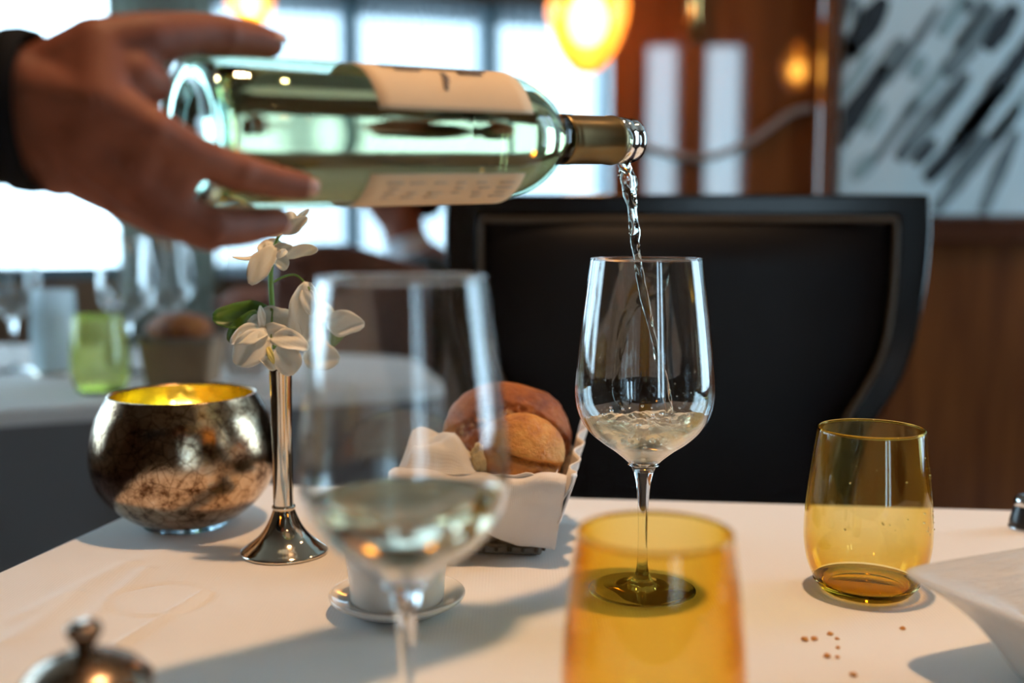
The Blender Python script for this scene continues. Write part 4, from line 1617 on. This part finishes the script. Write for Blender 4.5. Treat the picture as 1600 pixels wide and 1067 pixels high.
def roll_a(p):
    # torn crust: broad ragged fissure curving over the near side under a smooth top cap
    mid = 0.52 - 0.75 * p.x * p.x
    w_ = 0.17 + 0.07 * noise.noise(p * 5)
    fis = exp(-((p.z - mid) / w_) ** 4) * min(1, max(0, -p.y * 2.6))
    edge = exp(-((p.z - mid - 0.19) / 0.05) ** 2) * min(1, max(0, -p.y * 2.6))
    return 1 - fis * (0.085 + 0.055 * noise.noise(p * 8) + 0.05 * noise.noise(p * 17) + 0.03 * noise.noise(p * 34)) + 0.02 * edge


RC = P(793, 666, BKC.y + 0.022)
roll('bread_roll', 'large dark brown crusty roll at the back of the front basket', (RC.x, RC.y, RC.z - 0.006), 0.0505, 0.030, 0.0405, M['crust'], roll_a, math.radians(4), 0, math.radians(4))


def roll_b(p):
    # side split between an upper and a lower lobe
    d = p.z + 0.02 + 0.28 * p.x + 0.05 * noise.noise(p * 4)
    near = min(1, max(0, (-p.y + 0.15) * 1.6)) * min(1, max(0, (p.x + 0.55) * 2.5))
    slot = exp(-(d / 0.07) ** 2) * near
    lobe = exp(-((d - 0.2) / 0.16) ** 2) * near
    return 1 - 0.26 * slot + 0.035 * lobe - 0.05 * gauss(p.x + 0.95, 0.25)


RC2 = P(812, 704, BKC.y - 0.034)
rb_ = roll('bread_roll', 'smaller golden roll with a split side at the front of the basket', (RC2.x, RC2.y, RC2.z), 0.0335, 0.026, 0.0275, M['crust_pale'], roll_b, math.radians(-8), 0, math.radians(4))
# pale torn crumb showing at the left of the golden roll
b = bmesh.new()
bmesh.ops.create_icosphere(b, subdivisions=4, radius=1.0)
for vt in b.verts:
    p = vt.co.copy()
    vt.co = Vector((p.x * 0.0085, p.y * 0.012, p.z * 0.013)) * (1 + 0.25 * noise.noise(p * 3) + 0.12 * noise.noise(p * 8))
o = obj('torn_crumb', b, M['crumb'], rb_)
o.location = (-0.0265, -0.008, -0.008)

# ------------------------------------------------------------------ little white butter dish on its saucer
BD = T(621, 953)
bdish = thing('butter_dish', 'little white porcelain pot standing on a saucer by the glass stem', 'dish', BD)
obj('saucer', lathe([(0, 0.003), (0.022, 0.0012), (0.024, 0.0)] + crom([(0.026, 0.0008), (0.034, 0.0045), (0.0405, 0.0085), (0.0425, 0.0108), (0.0418, 0.0122), (0.0385, 0.0112), (0.032, 0.0085), (0.028, 0.0075)], 5) + [(0, 0.0072)], 72), M['porcelain'], bdish)
obj('pot', lathe([(0, 0.0074), (0.0290, 0.0074)] + crom([(0.0295, 0.010), (0.0300, 0.020), (0.0315, 0.032), (0.0322, 0.040), (0.0318, 0.0412), (0.0305, 0.040), (0.0290, 0.030), (0.0270, 0.016)], 5) + [(0, 0.014)], 72), M['porcelain'], bdish)
bt = tag(obj('butter', lathe([(0, 0.0), (0.0265, 0.0), (0.0283, 0.012), (0.022, 0.0165), (0, 0.018)], 40), pbr('butter', (0.80, 0.68, 0.42), 0.5)), 'pale butter filling the little white pot', 'butter')
bt.location = BD + Vector((0, 0, 0.0146))

# ------------------------------------------------------------------ square white bowl on the right
zr = 0.052
K0 = T(1388, 890, TZ + zr)
K1 = T(1600, 838, TZ + zr)
K2 = T(1600, 992, TZ + zr)
e1 = (K1 - K0).normalized(); e2 = (K2 - K0).normalized()
bis = (e1 + e2).normalized()
prp = Vector((-bis.y, bis.x, 0))
e1 = (bis + prp * 0.98).normalized(); e2 = (bis - prp * 0.98).normalized()
SQ = 0.205
sqc = K0 + (e1 + e2) * (SQ / 2)
sq = thing('square_bowl', 'square white porcelain bowl with pointed corner at right edge', 'bowl', Vector((sqc.x, sqc.y, TZ)), math.atan2(e1.y, e1.x))


def sq_ring(hw, z, n=24, p=9.0, droop=0.0):
    pts = []
    for k in range(n * 4):
        a = 2 * pi * k / (n * 4)
        ca, sa = cos(a), sin(a)
        r = (abs(ca) ** p + abs(sa) ** p) ** (-1 / p)
        corner = (r - 1) / 0.414
        pts.append((hw * r * ca, hw * r * sa, z + droop * max(corner, 0)))
    return pts


rings = [sq_ring(0.058, 0.0005, p=7), sq_ring(0.062, 0.001, p=7), sq_ring(0.066, 0.008, p=7), sq_ring(0.076, 0.026, p=8), sq_ring(0.088, 0.040, p=10), sq_ring(0.0995, 0.0480, p=14), sq_ring(0.1025, 0.0506, p=16), sq_ring(0.1022, 0.0522, p=16),
         sq_ring(0.0995, 0.0524, p=14), sq_ring(0.090, 0.0490, p=12), sq_ring(0.078, 0.0450, p=10), sq_ring(0.066, 0.036, p=8), sq_ring(0.050, 0.020, p=6), sq_ring(0.02, 0.0175, p=4), sq_ring(0.0005, 0.017, p=2)]
v = [q for r in rings for q in r]
nn = len(rings[0])
f = []
for i in range(len(rings) - 1):
    for k in range(nn):
        k2 = (k + 1) % nn
        f.append((i * nn + k, i * nn + k2, (i + 1) * nn + k2, (i + 1) * nn + k))
f.append(tuple(reversed(range(nn))))
m, nt, out = new_mat('brushed_porcelain')
b_ = N(nt, 'ShaderNodeBsdfPrincipled'); nt.links.new(b_.outputs[0], out.inputs[0])
b_.inputs['Base Color'].default_value = (0.74, 0.72, 0.68, 1); b_.inputs['Roughness'].default_value = 0.22; b_.inputs['Coat Weight'].default_value = 0.3
vec = coords(nt, (1, 8, 1), (0, 0, 0.5))
nt.links.new(bump(nt, noise_tex(nt, vec, 40, 5, 0.6, 1.2), 0.7, 0.004), b_.inputs['Normal'])
o = obj('dish', pydata('dish', v, f), m, sq)
subsurf(o, 1)

# ------------------------------------------------------------------ silver pot bottom left, shaker at the right edge
SP = P(132, 1000, 0.43)
zk = P(132, 972, 0.43).z - TZ
pt_ = thing('silver_pot', 'small tarnished silver pot with knobbed lid at lower left', 'pot', Vector((SP.x, 0.43, TZ)))
s_ = zk / 0.088
obj('body', lathe([(r * s_, z * s_) for r, z in [(0, 0.0005)] + crom([(0.018, 0.0), (0.0205, 0.001), (0.021, 0.004), (0.026, 0.012), (0.030, 0.026), (0.0305, 0.042), (0.0285, 0.055), (0.0275, 0.058)], 5) + [(0.026, 0.058), (0.0285, 0.042), (0.024, 0.012), (0, 0.006)]], 56), M['silver_dark'], pt_)
ld_ = obj('lid', lathe([(r * s_, z * s_) for r, z in [(0, 0.0575), (0.0262, 0.0575), (0.0292, 0.0585), (0.0296, 0.0602)] + crom([(0.0280, 0.0620), (0.0230, 0.0670), (0.0150, 0.0712), (0.0070, 0.0738), (0.0042, 0.0752)], 5) + [(0, 0.0752)]], 56), M['silver_dark'], pt_)
obj('knob', lathe([(r * s_, z * s_) for r, z in [(0, 0.0745), (0.0040, 0.0745)] + crom([(0.0040, 0.0765), (0.0062, 0.0800), (0.0080, 0.0835), (0.0074, 0.0868), (0.0040, 0.0880)], 5) + [(0, 0.088)]], 32), M['silver_dark'], ld_)
SS = T(1604, 826)
sh = thing('salt_shaker', 'dark shaker with chrome foot cut off by the right picture edge', 'shaker', SS)
sh.scale = (1.0, 1.0, 0.62)
obj('body', lathe([(0, 0.0035)] + crom([(0.0125, 0.0035), (0.0130, 0.010), (0.0112, 0.022), (0.0095, 0.030)], 5) + [(0, 0.030)], 40), M['black'], sh)
obj('foot', lathe([(0, 0.0002), (0.0132, 0.0002), (0.0140, 0.0015), (0.0136, 0.0042), (0.0120, 0.0046), (0, 0.0046)], 40), M['chrome'], sh)
obj('cap', lathe([(0, 0.0295), (0.0100, 0.0295)] + crom([(0.0104, 0.032), (0.0098, 0.040), (0.006, 0.0445), (0.0005, 0.0455)], 4), 40), M['chrome'], sh)

# bread crumbs on the cloth
for k, (x, y, s_, wh) in enumerate([(1258, 1001, .0022, 'leftmost bread crumb of the scatter on the cloth'), (1272, 1000, .0020, 'second bread crumb from the left in the scatter'), (1297, 992, .0018, 'farthest bread crumb of the scatter on the cloth'),
                               (1308, 999, .0012, 'tiny bread crumb right of the farthest crumb'), (1292, 1027, .0020, 'bread crumb in the middle of the scatter'), (1309, 1013, .0013, 'tiny bread crumb at right of the scatter'),
                               (1309, 1028, .0013, 'tiny bread crumb right of the middle crumb'), (1334, 1056, .0019, 'bread crumb nearest the square bowl shadow'), (1410, 983, .0016, 'lone bread crumb between tumbler and square bowl')]):
    b = bmesh.new()
    bmesh.ops.create_icosphere(b, subdivisions=2, radius=s_)
    for vt in b.verts:
        vt.co *= 1 + 0.5 * noise.noise(vt.co * 700 + Vector((k, 0, 0)))
        vt.co.z *= 0.6
    o = obj('bread_crumb', b, M['crust_pale'])
    o.location = T(x, y) + Vector((0, 0, s_ * 0.5))
    tag(o, wh, 'crumb', 'bread crumbs on the cloth')

# ------------------------------------------------------------------ neighbouring table
t2f = [T(-420, 672), T(0, 641), T(692, 600), T(640, 558), T(350, 545), T(-300, 532)]
c2 = Vector((sum(q.x for q in t2f) / 6, sum(q.y for q in t2f) / 6))
poly = [(q.x, q.y) for q in t2f]


def round_poly(poly, r, n=5):
    out_ = []
    m_ = len(poly)
    for i in range(m_):
        p0, p1, p2 = Vector(poly[i - 1]), Vector(poly[i]), Vector(poly[(i + 1) % m_])
        a = p1 + (p0 - p1).normalized() * min(r, (p0 - p1).length * 0.45)
        c = p1 + (p2 - p1).normalized() * min(r, (p2 - p1).length * 0.45)
        for k in range(n + 1):
            t = k / n
            out_.append(tuple(a * (1 - t) ** 2 + p1 * 2 * t * (1 - t) + c * t * t))
    return out_


rp = round_poly(poly, 0.05)
# dense outline
dens = []
for i in range(len(rp)):
    p, q = Vector(rp[i]), Vector(rp[(i + 1) % len(rp)])
    k_ = max(1, int((q - p).length / 0.02))
    for k in range(k_):
        dens.append(p.lerp(q, k / k_))
t2 = thing('tablecloth', 'white cloth with its drop greyed for shade over the neighbouring table, blurred behind the vase', 'tablecloth', (c2.x, c2.y, TZ))
v, f = [], []
nd = len(dens)
v.append((c2.x, c2.y, TZ)); top = []
for p in dens:
    top.append(len(v)); v.append((p.x, p.y, TZ))
for i in range(nd):
    f.append((0, top[i], top[(i + 1) % nd]))
prev = top
v_top, f_top = v, f
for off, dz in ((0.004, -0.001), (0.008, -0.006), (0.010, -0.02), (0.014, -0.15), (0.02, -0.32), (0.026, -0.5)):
    if dz == -0.15:                     # lower drop of the white cloth, its shade put into the colour
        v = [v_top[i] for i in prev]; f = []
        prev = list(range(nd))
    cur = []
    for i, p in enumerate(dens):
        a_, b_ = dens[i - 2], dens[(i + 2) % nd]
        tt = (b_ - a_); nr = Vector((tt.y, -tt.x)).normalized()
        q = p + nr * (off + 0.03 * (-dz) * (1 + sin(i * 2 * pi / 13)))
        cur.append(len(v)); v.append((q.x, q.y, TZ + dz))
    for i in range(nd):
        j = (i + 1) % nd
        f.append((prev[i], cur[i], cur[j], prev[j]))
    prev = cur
obj('cloth', pydata('cloth2', v_top, f_top), M['cloth'], t2, world=True)
obj('shaded_drop', pydata('shaded_drop', v, f), cloth_mat('shaded_white_linen', (0.20, 0.195, 0.20)), t2, world=True)  # same white cloth, darkened to stand for its shaded side
tb2 = thing('dining_table', 'neighbouring dining table hidden under its long white cloth', 'table', (c2.x, c2.y, 0))
obj('tabletop', prism([((x - c2.x) * 0.97, (y - c2.y) * 0.97) for x, y in poly], TZ - 0.04, TZ - 0.006, 0.003), M['brownwood'], tb2, smooth=False)
obj('pedestal', lathe(crom([(0.20, 0.0), (0.20, 0.02), (0.06, 0.06), (0.04, 0.3), (0.05, 0.62), (0.12, TZ - 0.04)], 5), 32), M['brownwood'], tb2)


def far_glass(px, py, D, label, wine=True):
    p = P(px, py, D)
    t = wine_glass('wine_glass', label, Vector((p.x, D, TZ)), 'wine glasses on the neighbouring table')
    return t


far_glass(200, 500, 1.72, 'blurred wine glass on the neighbouring table beside its bread')
far_glass(262, 500, 1.86, 'blurred wine glass behind the bread on the neighbouring table')
far_glass(20, 500, 1.75, 'blurred wine glass at far left on the neighbouring table')
# yellow green tumbler
M['lime_glass'] = thin_glass('yellow_green_glass', (0.95, 0.96, 0.76), 1.5, haze=0.2, hazecol=(0.85, 0.88, 0.55))
p = T(158, 612)
tm = tumbler('green_tumbler', 'yellow-green tumbler on the neighbouring table above the mercury bowl', p, M['lime_glass'], None, solid_glass('thick_lime_glass', (0.7, 0.8, 0.3)))
# candle holder / white shaker
p = T(88, 585)
cd = thing('candle_holder', 'tall white glass candle holder on the neighbouring table', 'candle holder', p)
obj('shade', lathe(crom([(0.030, 0.004), (0.034, 0.02), (0.036, 0.06), (0.034, 0.11), (0.033, 0.135)], 5), 40), thin_glass('frosted_glass', (0.8, 0.9, 0.95), 1.5, haze=0.6, hazecol=(0.85, 0.92, 0.95)), cd)
obj('base', lathe([(0, 0), (0.034, 0), (0.036, 0.004), (0.030, 0.008), (0, 0.008)], 40), M['silver'], cd)
obj('candle', lathe([(0, 0.008), (0.02, 0.008), (0.02, 0.10), (0, 0.102)], 32), M['candle'], cd)
# small dark bottle and pepper mill
p = T(186, 575)
db = thing('oil_bottle', 'small dark bottle on the neighbouring table behind the green tumbler', 'bottle', p)
obj('body', lathe([(0, 0)] + crom([(0.022, 0.0), (0.024, 0.004), (0.024, 0.06), (0.018, 0.075), (0.009, 0.085), (0.0085, 0.10)], 5) + [(0, 0.10)], 32), pbr('dark_bottle', (0.01, 0.014, 0.03), 0.1), db)
obj('stopper', lathe([(0, 0.099), (0.010, 0.099), (0.010, 0.112), (0, 0.114)], 24), M['chrome'], db)
# far bread basket
p = T(288, 600)
fb = thing('bread_basket', 'blurred tan bread basket on the neighbouring table', 'basket', p)
bm_ = prism([(-0.055, -0.045), (0.055, -0.045), (0.055, 0.045), (-0.055, 0.045)], 0, 0.07, 0.004)
for vt in bm_.vertices:
    k = 0.82 + 0.18 * vt.co.z / 0.07
    vt.co.x *= k; vt.co.y *= k
obj('body', bm_, pbr('tan_basket', (0.36, 0.24, 0.15), 0.7, nscale=90), fb, smooth=False)
obj('rim', tube([(-.055, -.045, .07), (.055, -.045, .07), (.055, .045, .07), (-.055, .045, .07), (-.055, -.045, .07)], 0.004, 8), M['basket_base'], fb)
roll('bread_roll', 'dark bread roll in the blurred basket on the neighbouring table', (p.x - 0.004, p.y, TZ + 0.084), 0.048, 0.036, 0.024, M['crust'], lambda q: 1, group='bread on the neighbouring table')
# white napkin fan
p = T(385, 590)
nf_ = thing('folded_napkin', 'white folded napkin standing on the neighbouring table', 'napkin', p)
solid(obj('fan', sheet(40, 8, lambda u, v: Vector(((u - 0.5) * (0.05 + 0.09 * v), 0.008 * sin(u * 40) * (0.3 + v) + 0.02 * v, 0.001 + 0.075 * v * (1 - 0.9 * (u - 0.5) ** 2)))), M['napkin'], nf_), 0.001)

# mahogany side chair by the neighbouring table
wc = P(548, 400, 2.12)
wch = thing('wooden_chair', 'brown wooden chair beside the person at the neighbouring table', 'chair', (wc.x, 2.12, 0))
ztop = P(520, 381, 2.12).z


def crest(u, v):
    x = (u - 0.5) * 0.30
    top = ztop + 0.0 - 0.055 * max(0, (u - 0.45)) ** 1.3 * 2 - 0.05 * max(0, 0.25 - u) * 2
    return Vector((x, -0.02 * cos((u - 0.5) * 2.5), 0.60 + (top - 0.60) * v))


solid(obj('backrest', sheet(20, 6, crest), M['brownwood'], wch), 0.03)
obj('seat', box(-0.17, 0.17, 0, 0.3, 0.42, 0.47, 0.02), M['brownwood'], wch)
for sx in (-1, 1):
    obj('leg', tube([(sx * 0.16, 0.0, 0), (sx * 0.14, 0.0, 0.66)], [0.015, 0.018], 10), M['brownwood'], wch)
    obj('leg', tube([(sx * 0.14, 0.27, 0), (sx * 0.14, 0.27, 0.43)], [0.014, 0.018], 10), M['brownwood'], wch)

# ------------------------------------------------------------------ diner at the neighbouring table, turned to the left
PD = 2.80
pc = P(668, 400, PD)
pr = thing('person', 'diner in dark teal suit and white shirt seated at the neighbouring table', 'person', (pc.x, PD, 0))


def cap_list(lst):
    b = bmesh.new()
    for p, q, r, s in lst:
        capsule_into(b, p, q, r, s, 16)
    return b


zc = P(640, 352, PD).z              # chin height
hx = -0.05
skin_parts = [((hx, 0, zc - 0.10), (hx - 0.015, 0, zc + 0.03), .055, .055), ((hx - 0.04, 0, zc + 0.025), (hx - 0.05, 0, zc + 0.045), .045, .05), ((hx - 0.02, 0, zc + 0.12), (hx - 0.005, 0, zc + 0.13), .088, .092),
              ((hx - 0.055, 0, zc + 0.08), (hx - 0.05, 0, zc + 0.13), .06, .062), ((hx - 0.105, 0, zc + 0.085), (hx - 0.122, 0, zc + 0.075), .012, .011), ((hx - 0.085, 0, zc + 0.045), (hx - 0.09, 0, zc + 0.047), .022, .020),
              ((hx + 0.0, -0.085, zc + 0.085), (hx + 0.006, -0.088, zc + 0.11), .014, .018), ((hx, 0.085, zc + 0.085), (hx + 0.006, 0.088, zc + 0.11), .014, .018),
              ((-0.46, -0.10, TZ + 0.05), (-0.36, -0.12, TZ + 0.055), .028, .030), ((-0.52, -0.09, TZ + 0.035), (-0.46, -0.10, TZ + 0.05), .012, .024), ((-0.50, -0.06, TZ + 0.035), (-0.45, -0.08, TZ + 0.05), .010, .018),
              ((0, 0, 0.60), (0, 0, zc - 0.1), .10, .06), ((-0.36, -0.12, TZ + 0.055), (-0.05, -0.18, 0.80), .030, .04), ((-0.05, -0.18, 0.80), (0, 0, 0.85), .05, .08)]
body = fuse(obj('body', cap_list(skin_parts), M['skin'], pr), 0.008, 6)
suit_parts = [((0.02, -0.10, 0.55), (0.0, -0.11, zc - 0.17), .12, .105), ((0.02, 0.10, 0.55), (0.0, 0.11, zc - 0.17), .12, .105), ((0.0, -0.12, zc - 0.15), (0.0, 0.12, zc - 0.15), .085, .085),
              ((0.01, -0.19, zc - 0.17), (-0.06, -0.21, 0.78), .062, .052), ((-0.06, -0.21, 0.78), (-0.34, -0.125, TZ + 0.065), .052, .040),
              ((0.01, 0.19, zc - 0.17), (-0.06, 0.21, 0.78), .062, .052), ((-0.06, 0.21, 0.78), (-0.30, 0.14, TZ + 0.06), .052, .04),
              ((0.02, -0.09, 0.52), (-0.40, -0.12, 0.54), .095, .075), ((0.02, 0.09, 0.52), (-0.40, 0.12, 0.54), .095, .075),
              ((-0.40, -0.12, 0.54), (-0.42, -0.12, 0.09), .07, .05), ((-0.40, 0.12, 0.54), (-0.42, 0.12, 0.09), .07, .05)]
fuse(obj('suit', cap_list(suit_parts), M['suit'], pr), 0.010, 5)
fuse(obj('shirt', cap_list([((-0.075, -0.03, zc - 0.22), (-0.035, -0.02, zc - 0.085), .075, .05), ((-0.075, 0.03, zc - 0.22), (-0.035, 0.02, zc - 0.085), .075, .05), ((hx + 0.01, 0, zc - 0.085), (hx, 0, zc - 0.055), .064, .062)]), M['shirt'], pr), 0.008, 4)
fuse(obj('hair', cap_list([((hx + 0.01, 0, zc + 0.15), (hx + 0.03, 0, zc + 0.12), .095, .085), ((hx - 0.05, 0, zc + 0.19), (hx + 0.02, 0, zc + 0.18), .05, .07), ((hx + 0.05, 0, zc + 0.10), (hx + 0.05, 0, zc + 0.06), .06, .045)]), M['hair'], body), 0.008, 4)
for sy in (-1, 1):
    obj('shoe', obox(Vector((-0.46, sy * 0.12, 0.045)), Vector((1, 0, 0)), Vector((0, 1, 0)), Vector((0, 0, 1)), 0.13, 0.045, 0.044, 0.03), M['black'], pr)
dch = thing('dining_chair', 'dark chair the suited diner sits on', 'chair', (pc.x + 0.02, PD, 0))
obj('seat', box(-0.22, 0.22, -0.22, 0.22, 0.38, 0.43, 0.02), M['leather'], dch)
obj('backrest', box(0.19, 0.235, -0.21, 0.21, 0.45, 0.88, 0.02), M['leather'], dch)
for sx in (-1, 1):
    for sy in (-1, 1):
        obj('leg', tube([(sx * 0.19, sy * 0.19, 0), (sx * 0.19, sy * 0.19, 0.39)], [0.013, 0.017], 10), M['chairwood'], dch)
